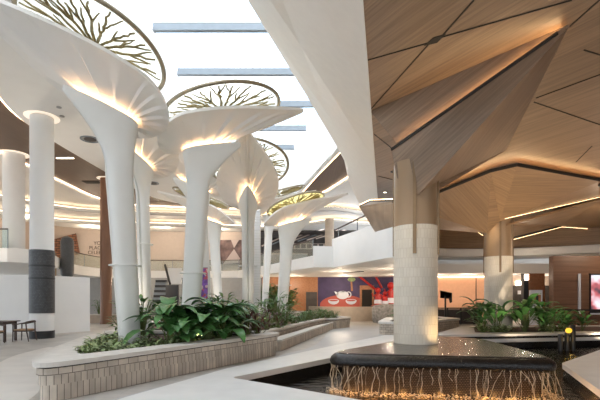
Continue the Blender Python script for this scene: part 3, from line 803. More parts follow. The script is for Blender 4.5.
# ------------------------------------------------------------------ white and brown columns at the side
ct = thing('white_column', 'tall white column with a charcoal tiled band beside the cafe table', 'column', (-10.32, 17.2, 0))
MB().lathe([(.43, .3), (.43, 1.0)], -10.32, 17.2, 40).build('lower_shaft', 'white', ct, True)
MB().lathe([(.45, 0), (.45, .3)], -10.32, 17.2, 40).build('base_band', 'black', ct, True)
MB().lathe([(.455, 1.0), (.455, 3.5)], -10.32, 17.2, 40).build('tiled_band', 'bandtile', ct, True)
MB().lathe([(.46, 2.35), (.462, 2.36), (.462, 2.40), (.46, 2.41)], -10.32, 17.2, 40, False).lathe([(.46, 2.84), (.462, 2.85), (.462, 2.9), (.46, 2.91)], -10.32, 17.2, 40, False).build('dark_joint', 'black', ct, True)
MB().lathe([(.43, 3.5), (.43, 8.8)], -10.32, 17.2, 40).build('upper_shaft', 'white', ct, True)
def halo(cx, cy, z, r, t):
    MB().lathe([(r, z-.02), (r+.20, z-.02), (r+.20, z-.005), (r, z-.005)], cx, cy, 40, False).build('halo_light', M['halo'], t)
M['halo'] = emit('halo_glow', (1, .80, .58), .55)
halo(-10.32, 17.2, 8.84, .43, ct)
ct = thing('white_column', 'plain white column standing on the upper balcony behind glass', 'column', (-14.7, 22.1, 4.04))
MB().lathe([(.5, 4.04), (.5, 8.98)], -14.7, 22.1, 40).build('shaft', 'white', ct, True)
halo(-14.7, 22.1, 9.0, .5, ct)
ct = thing('bronze_column', 'slim rust brown metal column by the hoarding end', 'column', (-12.0, 26.6, 0))
MB().lathe([(.34, 0), (.34, 9.0)], -12.0, 26.6, 32).build('shaft', 'rust', ct, True)
MB().lathe([(.36, 0), (.36, .12), (.34, .14)], -12.0, 26.6, 32, False).build('base_ring', 'rust', ct, True)
halo(-12.0, 26.6, 9.0, .34, ct)
# ------------------------------------------------------------------ hoardings
h1 = thing('hoarding_wall', 'white hoarding behind the cafe table and chairs', 'hoarding', (-13, 19, 0))
MB().box((-17, 18.95, 0), (-11.25, 19.1, 2.62)).build('panel', 'white', h1)
MB().box((-17, 18.93, 0), (-11.25, 18.95, .08)).build('kick_strip', 'stone', h1)
h2 = thing('hoarding_wall', 'white free-standing hoarding beside the banded column', 'hoarding', (-10.3, 19.2, 0))
MB().ribbon([(-10.72, 18.25), (-9.87, 20.2)], 0, 2.56, .12).build('panel', 'white', h2)
MB().ribbon([(-10.70, 18.23), (-9.85, 20.18)], 0, .06, .02).build('kick_strip', 'stone', h2)

# ------------------------------------------------------------------ table and chairs
tb = thing('cafe_table', 'small dark wooden table before the white hoarding', 'table', (-11.2, 16.0, 0))
MB().box((-11.9, 15.55, .715), (-10.62, 16.35, .75)).build('table_top', 'chairwood', tb, bevel=.01)
for lx, ly in ((-11.8, 15.65), (-10.75, 15.65), (-11.8, 16.25), (-10.75, 16.25)):
    MB().beam((lx, ly, 0), (lx, ly, .715), .07, .07).build('leg', 'chairwood', tb)
MB().box((-11.8, 15.62, .63), (-10.75, 16.28, .7)).build('apron', 'chairwood', tb)
ch = thing('cafe_chair', 'dark wooden armchair with tan seat tucked against the end of the cafe table', 'chair', (0, 0, 0), 'cafe chairs')
MB().box((-.24, -.24, .40), (.24, .24, .45)).build('seat', 'cane', ch, bevel=.015)
MB().box((-.26, -.26, .36), (.26, .26, .41)).build('seat_frame', 'chairwood', ch)
for sx in (-1, 1):
    MB().tube([(.25, sx*.25, 0), (.24, sx*.25, .62)], [.018, .024], 8).build('leg', 'chairwood', ch)
    MB().tube([(-.33, sx*.25, 0), (-.26, sx*.25, .36), (-.24, sx*.27, .70)], [.018, .026, .022], 8).build('leg', 'chairwood', ch)
    MB().tube([(.27, sx*.25, .63), (.05, sx*.28, .645), (-.24, sx*.27, .70)], .022, 8).build('armrest', 'chairwood', ch)
MB().tube(smooth_path([(-.24, -.27, .70), (-.32, -.14, .73), (-.34, 0, .74), (-.32, .14, .73), (-.24, .27, .70)], 4), .035, 8).build('backrest', 'chairwood', ch)
ch.location = (-10.27, 16.0, 0); ch.rotation_euler = (0, 0, PI)
dup(ch, (-10.72, 15.0, 0), PI/2+.1, 'dark wooden armchair with tan seat on the camera side of the cafe table')

# ------------------------------------------------------------------ upper gallery slab, parapets, balustrades
edge = [(-26, 21), (-14.3, 21.0), (-13.5, 21.6), (-13.9, 24.2), (-15.6, 28.6), (-16.6, 32.5), (-16.2, 36.2), (-14, 38.2), (-9, 39.0), (-5.5, 38.2), (-2.3, 31.6), (.75, 24.7), (2.0, 25.0), (3.95, 18.9), (4.6, 17.2)]
edge_s = [Vector(p) for p in edge[:2]] + smooth_path(edge[2:10], 5)[:-1] + [Vector(p) for p in edge[9:]]
slab = [tuple(p) for p in edge_s] + [(5.4, 19.5), (7.4, 27), (9.5, 30.5), (24, 30.5), (24, 44), (-26, 44)]
struct('floor_upper', MB().flat([slab], 3.36, 4.04), 'white')['label'] = 'white upper gallery floor slab with curved edge'
pr = MB().ribbon([(1.25, 24.9), (2.0, 25.05), (3.95, 18.95), (4.55, 17.3)], 4.0, 5.02, .12)
struct('wall_parapet', MB().ribbon([(2.0, 25.0), (3.95, 18.9), (4.6, 17.2), (5.4, 19.5)], 3.36, 5.02, -.14), 'white')['label'] = 'tall white balcony parapet beside the fountain column'
struct('wall_parapet_step', MB().ribbon([(.75, 24.7), (2.0, 24.98)], 3.36, 4.58, -.14), 'white')['label'] = 'lower stepped piece of the white balcony parapet'
def balustrade(path, z, label, post_step=4):
    t = thing('glass_balustrade', label, 'balustrade', (path[0][0], path[0][1], z), 'gallery balustrades')
    MB().ribbon(path, z+.02, z+.92, .02).build('glass_panel', 'balglass', t)
    MB().tube([(p[0], p[1], z+.95) for p in path], .035, 6).build('handrail', 'ink', t)
    for p in path[::post_step]:
        MB().beam((p[0], p[1], z), (p[0], p[1], z+.95), .04, .03).build('post', 'steel', t)
    return t
balustrade([(-24, 21.12), (-20, 21.12), (-17, 21.12), (-14.35, 21.12)], 4.04, 'glass balustrade with dark rail before the plain white column', 1)
balustrade([tuple(p+Vector((-.1, .1))) for p in smooth_path(edge[4:8], 5)], 4.04, 'curved glass balustrade under the lettered wall', 3)
balustrade([(-14+.0, 38.4), (-11.5, 38.8), (-9, 39.1), (-7, 38.8), (-5.5, 38.4)], 4.04, 'glass balustrade before the dotted poster', 1)
balustrade([(-5.4, 38.2), (-2.25, 31.75), (-.7, 28.2), (.75, 24.9)], 4.04, 'glass balustrade running up to the stepped white parapet', 1)
# frame post on the parapet end
pf = thing('handrail_frame', 'thin steel rail with posts on top of the tall white parapet', 'handrail', (3, 22, 5.02))
MB().tube([(2.0, 25.1, 5.55), (3.9, 19.1, 5.75)], .04, 6).build('rail', 'ink', pf)
for q in (.1, .5, .9):
    p = Vector((2.0, 25.1, 5.0)).lerp(Vector((3.9, 19.1, 5.0)), q); MB().beam(p, p+Vector((0, 0, .62)), .05, .05).build('post', 'steel', pf)

# ------------------------------------------------------------------ gallery back walls
struct('wall_upper_back', MB().box((-28, 40, 4.04), (-5.2, 40.2, 9)), 'wallwarm')['label'] = 'warm lit upper gallery wall carrying the lettering'
struct('wall_upper_side', MB().box((-24.2, 21, 4.04), (-24, 40, 9)), 'wallwarm')['label'] = 'warm upper gallery side wall'
struct('wall_upper_shop', MB().box((-5.2, 43.0, 4.04), (12, 43.2, 9)), 'darkshop')['label'] = 'dark upper shop interior behind the balustrade'
struct('wall_lower_back', MB().box((-28, 37.6, 0), (-3.2, 37.8, 3.36)), 'grey')['label'] = 'grey shopfront wall below the gallery'
struct('wall_peach', MB().box((9.25, 35, 0), (17.2, 35.2, 3.4)), 'pink')['label'] = 'peach lit shop wall behind the fountain'
struct('wall_far_side', MB().box((21.6, -2, 0), (21.8, 36, 7)), 'panelwood')['label'] = 'timber side wall out of frame'
struct('ceiling_shop', MB().flat([[(-5.2, 38.9), (12, 38.9), (12, 43), (-5.2, 43)]], 7.6, 7.7), 'darkshop')['label'] = 'dark ceiling of the upper shop'
# lettering
def text_mesh(body, size, ext=.01):
    cu = bpy.data.curves.new('text', 'FONT'); cu.body = body; cu.size = size; cu.extrude = ext; cu.align_x = 'CENTER'; cu.space_line = .95
    ob = bpy.data.objects.new('text_tmp', cu); COL.objects.link(ob)
    dg = bpy.context.evaluated_depsgraph_get(); me = bpy.data.meshes.new_from_object(ob.evaluated_get(dg))
    bpy.data.objects.remove(ob); return me
def text(name, body, size, loc, m, label, cat='lettering', parent=None):
    me = text_mesh(body, size); me.materials.clear(); me.materials.append(M[m])
    o = bpy.data.objects.new(name, me); COL.objects.link(o); o.location = loc; o.rotation_euler = (PI/2, 0, 0)
    if parent is None: tag(o, label, cat)
    else: o.parent = parent; o.location = Vector(loc)-parent.location
    return o
text('wall_lettering', 'YOUR\nPLACE TO\nCELEBRATE', .46, (-18.55, 39.97, 6.55), 'ink', 'dark wall lettering in three lines beside the rust brown column')
# copper brick picture on the gallery wall
ba = thing('brick_artwork', 'copper brick-patterned fan shaped wall artwork above the balcony', 'artwork', (-21.5, 39.9, 5))
M['copper'] = tile('copper_bricks', (.42, .19, .10), (.28, .12, .07), (.06, .04, .03), .5, .22, .03, .5, .5, .5)
q = [W(52, 240, 39.8), W(76, 233.5, 39.8), W(80, 254, 39.8), W(52, 262, 39.8)]
mb = MB(); n4 = [p+Vector((0, -.08, 0)) for p in q]
mb.add(q+n4, [(4,5,6,7), (0,3,2,1), (0,1,5,4), (1,2,6,5), (2,3,7,6), (3,0,4,7)], [[(p.x, p.z) for p in n4], None, None, None, None, None])
mb.build('panel', 'copper', ba)
# grey mesh drum on the balcony corner
dr = thing('mesh_drum', 'dark grey mesh drum with rounded foot above the hoarding', 'drum', (-14.7, 27.0, 2.95))
M['mesh'] = tile('drum_mesh', (.14, .15, .16), (.11, .115, .12), (.05, .05, .05), .06, .06, .008, .4, .4, .5)
MB().lathe([(.2, 2.92), (.30, 2.95), (.36, 3.05), (.38, 3.3), (.38, 5.1), (.30, 5.3), (.05, 5.42)], -14.4, 26.6, 28).build('drum', 'mesh', dr, True)
fn = thing('slat_screen', 'row of pale upright balcony slats beside the dark mesh drum', 'screen', (-15.2, 26, 3))
for i in range(8):
    MB().box((-15.5+i*.13, 25.6, 2.75), (-15.45+i*.13, 25.68, 4.3)).build('slat', 'brass', fn)
MB().box((-15.55, 25.58, 2.7), (-14.5, 25.7, 2.76)).build('rail', 'ink', fn)
# wall poster behind the trees
po = thing('wall_poster', 'dark floral poster with two pale triangles on the upper gallery wall', 'poster', (-6.6, 39.9, 6))
pa, pb = W(220, 240, 39.9), W(243, 264, 39.9)
MB().box((pa.x, 39.86, pb.z), (pb.x, 39.95, pa.z)).build('sheet', mat('poster_dark', (.17, .11, .105), .6, var=.8, vscale=1.6), po)
def tri(p, y, m, nm, par):
    v = [Vector((a_[0], y, a_[1])) for a_ in p]; v2 = [q+Vector((0, .02, 0)) for q in v]; n = len(v)
    return MB().add(v+v2, [tuple(range(n)), tuple(range(2*n-1, n-1, -1))]+[(i, (i+1) % n, (i+1) % n+n, i+n) for i in range(n)]).build(nm, m, par)
def pxz(px, py, d): p = W(px, py, d); return (p.x, p.z)
M['posterpale'] = mat('poster_pale', (.66, .55, .52), .6)
tri([pxz(223, 264, 39.8), pxz(234, 249, 39.8), pxz(243, 263, 39.8)], 39.80, 'posterpale', 'pale_triangle', po)
tri([pxz(231, 240, 39.8), pxz(234, 248, 39.8), pxz(239, 240, 39.8)], 39.80, 'posterpale', 'pale_triangle', po)
# upper shop details
us = thing('shop_ceiling_baffles', 'dark slanted ceiling baffles in the upper shop', 'ceiling baffles', (0, 41, 7))
for i in range(7):
    MB().beam(W(262+i*9, 246-i*1.2, 38.5+.3*i), W(300+i*8, 229, 42), .12, .1).build('baffle', 'steel' if i % 3 == 1 else 'wallwarm', us)
uw = thing('shop_window_row', 'row of small dark framed shop windows on the upper gallery', 'window', (0, 41, 5))
a_, b_ = W(283, 243.5, 41), W(330, 249, 41)
MB().box((a_.x, 41, b_.z), (b_.x, 41.1, a_.z)).build('frame', 'wallwarm', uw)
for i in range(8):
    x0 = a_.x+(b_.x-a_.x)*(i+.1)/8; x1 = a_.x+(b_.x-a_.x)*(i+.85)/8
    MB().box((x0, 40.95, b_.z+.08), (x1, 41.0, a_.z-.06)).build('pane', 'darkshop', uw)
cp = thing('gallery_pillar', 'short tan pillar behind the stepped white parapet', 'pillar', (2.2, 33, 4.04))
MB().lathe([(.35, 4.04), (.35, 7.75)], 2.3, 33.5, 20).build('shaft', 'tan', cp, True)
wl = thing('shop_counter', 'pale shop counter behind the upper glass balustrade', 'counter', (0, 40, 4.04))
MB().box((-4.8, 39.4, 4.04), (.6, 40.2, 5.6)).build('body', 'grey', wl)
MB().box((-4.9, 39.35, 5.6), (.7, 40.25, 5.68)).build('top', 'wallwarm', wl)

# ------------------------------------------------------------------ lower level back: timber wall, mural, doorway, figures
ow = thing('timber_wall_panel', 'orange timber wall with a dark opening beside the purple mural', 'wall panel', (-.5, 36, 0))
MB().box((-3.2, 36.2, 0), (1.5, 36.4, 3.36)).build('panel', 'orangewood', ow)
MB().box((W(306, 0, 36.1).x, 36.05, 0), (W(317, 0, 36.1).x, 36.2, 2.1)).build('dark_opening', 'darkshop', ow)
mu = thing('tea_mural', 'purple wall mural of a teapot and cups on a red round table', 'mural', (5, 36, 0))
MB().box((1.5, 36.2, 0), (9.2, 36.4, 3.36)).build('backing', 'purple', mu)
Y = 36.17
def ell(cx, cy, rx, ry, n=28, a0=0, a1=2*PI): return [pxz(cx+rx*math.cos(a0+(a1-a0)*i/n), cy+ry*math.sin(a0+(a1-a0)*i/n), Y) for i in range(n)]
tri(ell(343, 305, 23, 10, 24, PI, 2*PI)+[pxz(366, 307, Y), pxz(320, 307, Y)], Y, 'salmon', 'round_table', mu)
tri(ell(342.5, 295, 6.2, 4.2)[::-1], Y-.03, 'china', 'teapot_body', mu); pot = [c for c in mu.children if c.name.startswith('teapot_body')][0]
tri([pxz(337, 296, Y), pxz(334, 291.5, Y), pxz(335.5, 291.5, Y), pxz(339, 294, Y)], Y-.03, 'china', 'teapot_spout', pot)
tri(ell(343, 291.5, 1.6, .9, 12), Y-.03, 'china', 'teapot_lid', pot)
mb = MB().tube([Vector((pxz(348.5+2.4*math.cos(a_), 294.5+2.6*math.sin(a_), Y)[0], Y-.03, pxz(0, 294.5+2.6*math.sin(a_), Y)[1])) for a_ in [(-2+4*i/10) for i in range(11)]], .05, 6); mb.build('teapot_handle', 'china', pot)
for cx in (333.5, 351):
    cup = tri(ell(cx, 300.5, 5.5, 4, 20, 0, PI), Y-.03, 'china', 'teacup', mu)
    tri(ell(cx, 300.5, 5.5, 1.3, 20), Y-.05, 'china', 'cup_rim', cup); tri(ell(cx, 300.5, 4.5, .8, 20), Y-.07, 'salmon', 'tea', cup)
tri(ell(351.5, 279.5, 4, 2.2, 12), Y-.02, 'leaf3', 'green_sprig', mu)
tri([pxz(350.5, 281, Y), pxz(352, 281, Y), pxz(353, 291, Y), pxz(351, 291, Y)], Y-.015, 'orangewood', 'sprig_stem', mu)
mu_door = thing('mural_doorway', 'dark doorway with a timber frame set in the purple mural', 'door', (5.7, 36, 0))
da, db = W(360, 289, Y-.1), W(374, 310, Y-.1)
MB().box((da.x, Y-.12, 0), (da.x+.16, Y+.02, da.z)).box((db.x-.16, Y-.12, 0), (db.x, Y+.02, da.z)).box((da.x, Y-.12, da.z-.05), (db.x, Y+.02, da.z+.3)).build('frame', 'orangewood', mu_door)
MB().box((da.x+.16, Y-.06, 0), (db.x-.16, Y-.02, da.z-.05)).build('opening', 'gap', mu_door)
for i, (p, q_) in enumerate((((359, 276), (375, 289)), ((376, 277), (382, 288)))):
    a_ = W(*p, Y-.2); b_ = W(*q_, Y-.2)
    tag(MB().tube([a_, b_], .09, 8).build('red_straw', 'red', None, True), ['long slanting red straw painted piece over the mural doorway', 'short steep red straw piece above the red figures'][i], 'straw')
# red figures in front of the mural
def red_figure(px, h, label, s=1.0):
    p = W(px, 305, 34.8); z0 = 1.0
    t = thing('red_figure', label, 'figure', (p.x, p.y, z0), 'red display figures')
    MB().lathe([(.26*s, z0), (.30*s, z0+.1*h), (.24*s, z0+.5*h), (.16*s, z0+.62*h), (.18*s, z0+.68*h)], p.x, p.y, 20).build('body', 'red', t, True)
    MB().ball((p.x, p.y, z0+.84*h), .2*h*.8, 14, 9).build('head', 'red', t, True)
    MB().lathe([(.31*s, z0+.1*h), (.32*s, z0+.2*h), (.29*s, z0+.32*h)], p.x, p.y, 20, False).build('skirt_band', 'china', t, True)
    for sx in (-1, 1):
        MB().tube([(p.x+sx*.18*s, p.y, z0+.6*h), (p.x+sx*.42*s, p.y-.05, z0+.5*h), (p.x+sx*.5*s, p.y-.1, z0+.7*h)], [.07*s, .06*s, .05*s], 8).build('arm', 'red', t, True)
red_figure(378, 1.45, 'slim red figure beside the mural doorway')
red_figure(385, 1.15, 'short red and white figure between two taller red ones')
red_figure(391, 1.9, 'tallest red figure, next to the fountain column', 1.1)
pl = thing('figure_plinth', 'dark plinth carrying the red figures', 'plinth', (7, 34.8, 0))
MB().box((5.9, 34.2, 0), (8.9, 35.4, .96)).build('body', 'darkshop', pl); MB().box((5.85, 34.15, .96), (8.95, 35.45, 1.0)).build('top', 'red', pl)
# low walls
struct('wall_low_tan', MB().ribbon(smooth_path([(.9, 31.6), (1.6, 30.4), (3.2, 29.6), (4.9, 29.8), (5.2, 30.4)], 5), 0, 1.0, -.3), 'tan')['label'] = 'low curved tan stone wall before the mural'
rk = MB(); rr_ = []
for i, (z, s_) in enumerate(((0, .88), (.3, 1.0), (.7, 1.02), (1.0, .96), (1.15, .8), (1.2, .4))):
    rr_.append([(5.7+1.0*s_*math.cos(2*PI*q/22)*(1+.05*math.sin(3*q+i)), 28.0+.7*s_*math.sin(2*PI*q/22)*(1+.06*math.cos(2*q+i)), z) for q in range(22)])
tag(rk.loft(rr_).build('grey_boulder', 'rock', None, True), 'rough grey boulder wall end left of the fountain column'.replace(' left of', ' beside'), 'rock')
# grey lower shopfront left, benches, stair
for i, (x0, x1) in enumerate(((90, 102), (109, 119))):
    p, q_ = W(x0, 0, 27.6), W(x1, 0, 27.6)
    b = thing('stone_bench', ['beige block bench between hoarding and rust brown column', 'beige block bench between rust brown column and planter tip tree'][i], 'bench', ((p.x+q_.x)/2, 27.8, 0), 'beige block benches')
    MB().box((p.x, 27.4, .0), (q_.x, 28.2, .5)).build('base', 'tan', b); MB().box((p.x-.03, 27.36, .5), (q_.x+.03, 28.24, .56)).build('seat', 'stone', b)
stt = thing('escalator', 'dark grey escalator with ribbed steps behind the slender split tree', 'escalator', (-11, 32, 0))
for i in range(11):
    p = W(152+i*.35, 305-i*2.5, 32+.25*i); q_ = W(166, 305-i*2.5, 32+.25*i)
    MB().box((p.x, p.y, p.z-.19), (q_.x, p.y+.3, p.z)).build('step', 'steel' if i % 2 else 'black', stt)
p, q_ = W(166, 285, 31.5), W(178.5, 305, 31.5)
MB().box((p.x, 31.4, 0), (q_.x, 31.6, p.z)).build('side_panel', 'black', stt)
p = W(168, 268, 34); q_ = W(181, 284, 34)
MB().box((p.x, 34, q_.z), (q_.x, 34.15, p.z)).build('landing_panel', 'white', stt)
MB().tube([W(165, 265, 33), W(170, 284, 31.6)], .09, 8).build('handrail', 'black', stt)
fp = thing('flower_banner', 'narrow purple and red flower print banner between two white trunks', 'banner', W(202, 283, 15.5))
p, q_ = W(199, 268, 15.5), W(207.5, 304, 15.5)
M['bannerprint'] = None
m, nt, b = newmat('banner_print')
tc = N(nt, 'ShaderNodeTexCoord'); vo = N(nt, 'ShaderNodeTexVoronoi'); vo.inputs['Scale'].default_value = 9
nt.links.new(tc.outputs['Object'], vo.inputs['Vector'])
rp = N(nt, 'ShaderNodeValToRGB'); rp.color_ramp.interpolation = 'CONSTANT'
for i, (ps, c_) in enumerate(((0, (.25, .10, .45)), (.3, (.55, .08, .12)), (.5, (.16, .06, .28)), (.68, (.75, .55, .55)), (.82, (.35, .2, .6)))):
    el = rp.color_ramp.elements[i] if i < 2 else rp.color_ramp.elements.new(ps)
    el.position = ps; el.color = c4(c_)
nt.links.new(vo.outputs['Color'], rp.inputs[0]); nt.links.new(rp.outputs[0], b.inputs['Base Color'])
M['bannerprint'] = m
MB().box((p.x, 15.5, .46), (q_.x, 15.55, p.z)).build('sheet', 'bannerprint', fp)
MB().tube([(p.x, 15.53, p.z), (q_.x, 15.53, p.z)], .03, 6).build('top_rod', 'steel', fp)
pass

# ------------------------------------------------------------------ right side back
FA = smooth_path([(7.4, 27.0), (9.5, 29.3), (13, 29.6), (17, 28.2), (21.6, 25.5)], 6)
FB = smooth_path([(8.2, 31), (9.8, 32.2), (13.5, 32.6), (17.6, 31.4), (21.6, 29.4)], 6)
w1 = MB().ribbon(FA, 4.45, 5.0, .1); t = strip_between(FA, FB, 4.45); w1.add(t.v, t.f); t = strip_between(FA, [p+Vector((0, 4)) for p in FA], 4.95); w1.add(t.v, t.f)
struct('wall_right_bulkhead', w1, 'white')['label'] = 'curved pale bulkhead under the timber ceiling'
w1 = MB().ribbon(FB, 3.45, 4.0, .1); t = strip_between(FB, [p+Vector((0, 4.5)) for p in FB], 3.45); w1.add(t.v, t.f); t = strip_between(FB, [p+Vector((.0, .5)) for p in FB], 3.95); w1.add(t.v, t.f)
w1.ribbon([p+Vector((0, .4)) for p in FB], 3.95, 4.5, .05)
struct('wall_right_fascia', w1, 'white')['label'] = 'second curved pale fascia above the shops'
struct('wall_timber_upstand', MB().ribbon([p+Vector((0, .4)) for p in FA], 4.95, 6.55, .1), 'timber3')['label'] = 'timber upstand closing the ceiling at the back'
sh = thing('retail_unit', 'dark shopfront with red and white signs under the curved fascia', 'shopfront', (18, 34.5, 0))
MB().box((17.3, 34.8, 0), (21.5, 35, 2.6)).build('dark_window', 'darkshop', sh)
MB().box((17.3, 34.7, 2.6), (21.5, 34.95, 3.4)).build('lit_header', 'wallwarm', sh)
MB().box((17.4, 34.6, 2.62), (19.6, 34.68, 2.95)).build('light_panel', 'lampw', sh)
for x, z in ((17.6, 1.9), (18.6, 1.85), (18.3, 1.2)):
    MB().box((x, 34.7, z), (x+.35, 34.78, z+.3)).build('sign_card', 'china', sh)
pw = thing('timber_screen_wall', 'brown timber clad wall block carrying the lit screen', 'wall', (14, 23, 0))
MB().box((13.55, 23.0, 0), (21.5, 23.4, 3.85)).build('cladding', 'panelwood', pw)
for z in (1.25, 2.5): MB().box((13.55, 22.985, z), (21.5, 23.0, z+.015)).build('joint', 'gap', pw)
MB().box((14.86, 22.93, .75), (14.98, 23.0, 2.9)).build('light_reveal', 'china', pw)
MB().box((14.99, 22.92, .8), (15.42, 23.0, 2.85)).build('dark_panel', 'panelwood', pw)
ds = thing('display_screen', 'glowing pink and white advertising screen on the brown timber wall', 'screen', (16.5, 22.95, 1.8))
m, nt, b = newmat('screen_image')
tc = N(nt, 'ShaderNodeTexCoord'); no = N(nt, 'ShaderNodeTexNoise'); no.inputs['Scale'].default_value = 1.3; no.inputs['Detail'].default_value = 2
nt.links.new(tc.outputs['Object'], no.inputs['Vector']); rp = N(nt, 'ShaderNodeValToRGB')
for i, (ps, c_) in enumerate(((.36, (.05, .05, .07)), (.44, (.55, .12, .14)), (.50, (.75, .45, .50)), (.6, (.8, .82, .9)))):
    el = rp.color_ramp.elements[i] if i < 2 else rp.color_ramp.elements.new(ps)
    el.position = ps; el.color = c4(c_)
nt.links.new(no.outputs['Fac'], rp.inputs[0]); nt.links.new(rp.outputs[0], b.inputs['Emission Color']); b.inputs['Emission Strength'].default_value = 1.0
b.inputs['Base Color'].default_value = (.05, .05, .05, 1)
M['screenimg'] = m
MB().box((15.43, 22.86, .75), (18.2, 22.995, 2.9)).build('bezel', 'black', ds)
MB().box((15.48, 22.84, .95), (18.1, 22.87, 2.82)).build('image_panel', 'screenimg', ds)
MB().box((15.43, 22.83, .72), (18.2, 22.86, .80)).build('bottom_light', 'china', ds)
oc = thing('orange_pillar', 'orange timber pillar with a small lamp beside the brown wall', 'pillar', (12.9, 24.6, 0))
MB().box((13.0, 24.4, 0), (13.9, 24.8, 3.0)).build('shaft', 'orangewood', oc)
MB().box((12.72, 24.45, 0), (13.0, 24.75, 3.0)).build('dark_edge', 'black', oc)
MB().box((12.76, 24.38, 2.62), (12.96, 24.46, 2.95)).build('lamp', 'lampw', oc)
ki = thing('poster_stand', 'white framed poster stand above the pool ledge plants', 'sign stand', (12.0, 22.6, 0))
a_, b_ = W(530, 290, 22.6), W(542.5, 307, 22.6)
MB().box((a_.x, 22.6, .17), (b_.x, 22.7, a_.z)).build('frame', 'china', ki)
MB().box((a_.x+.1, 22.57, b_.z+.15), (b_.x-.1, 22.6, a_.z-.25)).build('poster_sheet', 'orangewood', ki)
MB().box((a_.x+.3, 22.55, b_.z+.2), (a_.x+.42, 22.57, a_.z-.3)).build('dark_figure', 'black', ki)
# peach wall door line, ceiling lamp, black railing and chairs
MB_d = MB().box((14.3, 34.96, 0), (14.35, 35.0, 3.3)); tag(MB_d.build('door_joint', 'ink'), 'thin dark joint line on the peach shop wall', 'joint')
cl = thing('ceiling_panel_light', 'bright slanting ceiling light panel before the peach wall', 'light', (12, 33, 3.4))
q = [Vector((10.7, 34.3, 3.42)), Vector((11.5, 32.7, 3.42)), Vector((12.3, 32.7, 3.42)), Vector((11.5, 34.3, 3.42))]
MB().plate([q], .03).build('panel', 'lampw', cl)
led_line('cove_light', [(8.8, 34.9), (17.2, 34.9)], 3.36, .05, 'led', 'warm light line along the top of the peach wall')
rl = thing('queue_rail', 'black rail with posts before the peach wall', 'rail', (9, 26, 0))
MB().box((8.0, 26, .95), (11.4, 26.06, 1.02)).build('top_rail', 'black', rl)
for x in (8.1, 8.9, 9.7, 10.5, 11.3): MB().box((x, 26, 0), (x+.06, 26.06, 1.15 if x > 11 else .95)).build('post', 'black', rl)
tag(MB().box((8.5, 26.6, 0), (11.0, 27.2, .9)).build('low_counter', 'darkshop', None), 'dark low counter behind the black queue rail', 'counter')
mc = thing('black_display', 'black angled display on a stand before the peach wall', 'display', (8.9, 25.4, 0))
MB().beam((8.55, 25.3, 0), (8.55, 25.3, 1.75), .08, .08).build('stand', 'black', mc)
MB().plate([[(8.25, 25.3, 2.0), (8.95, 25.3, 1.85), (8.95, 25.3, 1.35), (8.8, 25.25, 1.3), (8.75, 25.3, 1.55), (8.25, 25.3, 1.6)]], .05).build('head', 'black', mc)
rl2 = thing('belt_barrier', 'black belt barrier with a post before the brown timber wall', 'barrier', (15.8, 22, 0))
MB().box((12.9, 22.2, .93), (16.4, 22.24, 1.02)).build('belt', 'black', rl2)
for x in (12.9, 16.3):
    MB().lathe([(.18, 0), (.18, .03), (.04, .05), (.04, 1.1)], x, 22.22, 14).build('post', 'black', rl2, True)
# pool light fixtures
for i, (px, zt, lab) in enumerate(((560.5, .28, 'short black pool bollard without a lamp'), (567, .34, 'black pool bollard topped by a yellow lamp'), (573, .62, 'tall black pool bollard behind the yellow lamp'))):
    p = W(px, 345, 15.7)
    t = thing('pool_bollard', lab, 'bollard', (p.x, p.y, -.72), 'black pool bollards')
    MB().lathe([(.085, -.72), (.085, zt-.02), (.07, zt)], p.x, p.y, 16).build('tube', 'black', t, True)
    MB().lathe([(.10, -.72), (.10, -.68)], p.x, p.y, 16).build('foot', 'black', t, True)
    if i == 1:
        MB().ball((p.x, p.y-.1, .42), .10, 14, 9, (1.25, .6, 1)).build('lamp', 'yellowlamp', t, True)
        lamp('bollard_lamp', 'POINT', (p.x, p.y-.32, .2), 2, (1, .6, .15), .05)
# slot vent in the soffit below the parapet, ceiling fittings
sv = thing('slot_vent', 'dark slot vent in white soffit below the parapet', 'vent', Wz(353, 271.5, 3.36))
a_ = Wz(345, 273, 3.36); b_ = Wz(362, 271.2, 3.36)
MB().beam(a_-Vector((0, 0, .01)), b_-Vector((0, 0, .01)), .3, .03).build('slot', 'gap', sv); MB().beam(a_+Vector((0, -.3, -.01)), b_+Vector((0, -.3, -.01)), .05, .035).build('frame', 'steel', sv)
def diffuser(px, py, r, label):
    p = Wz(px, py, 8.84); t = thing('round_diffuser', label, 'vent', p, 'round ceiling diffusers')
    MB().lathe([(r, 8.838), (r, 8.80), (r*.9, 8.79), (r*.88, 8.83)], p.x, p.y, 28, False).build('ring', 'steel', t, True)
    MB().lathe([(r*.6, 8.835), (r*.62, 8.80), (r*.1, 8.79)], p.x, p.y, 24).build('core', 'darkshop', t, True)
    MB().lathe([(r*.89, 8.837), (r*.89, 8.832)], p.x, p.y, 24).build('recess', 'grey', t)
diffuser(90, 139, .42, 'round diffuser in white soffit beside the large petal')
diffuser(153, 183, .36, 'round diffuser in white soffit past the split trunk')
for px, py in ((62, 116), (59, 107), (64, 85)):
    p = Wz(px, py, 8.84)
    tag(MB().lathe([(.09, 8.84), (.09, 8.81), (.04, 8.80)], p.x, p.y, 14).build('soffit_spot', 'grey', None, True), 'tiny round spot in the white soffit near the banded column top', 'light', 'tiny soffit spots')
p = Wz(66, 158, 9.02); tag(MB().box((p.x-.5, p.y-.05, 9.0), (p.x+.4, p.y+.05, 9.03)).build('linear_light', 'lampw'), 'short bright linear light in the dark timber ceiling band', 'light')
p = Wz(92, 182, 9.02); tag(MB().box((p.x-.5, p.y-.3, 8.99), (p.x+.5, p.y+.3, 9.03)).build('ceiling_grille', 'gap'), 'dark grille in the timber ceiling band near the rust column', 'vent')

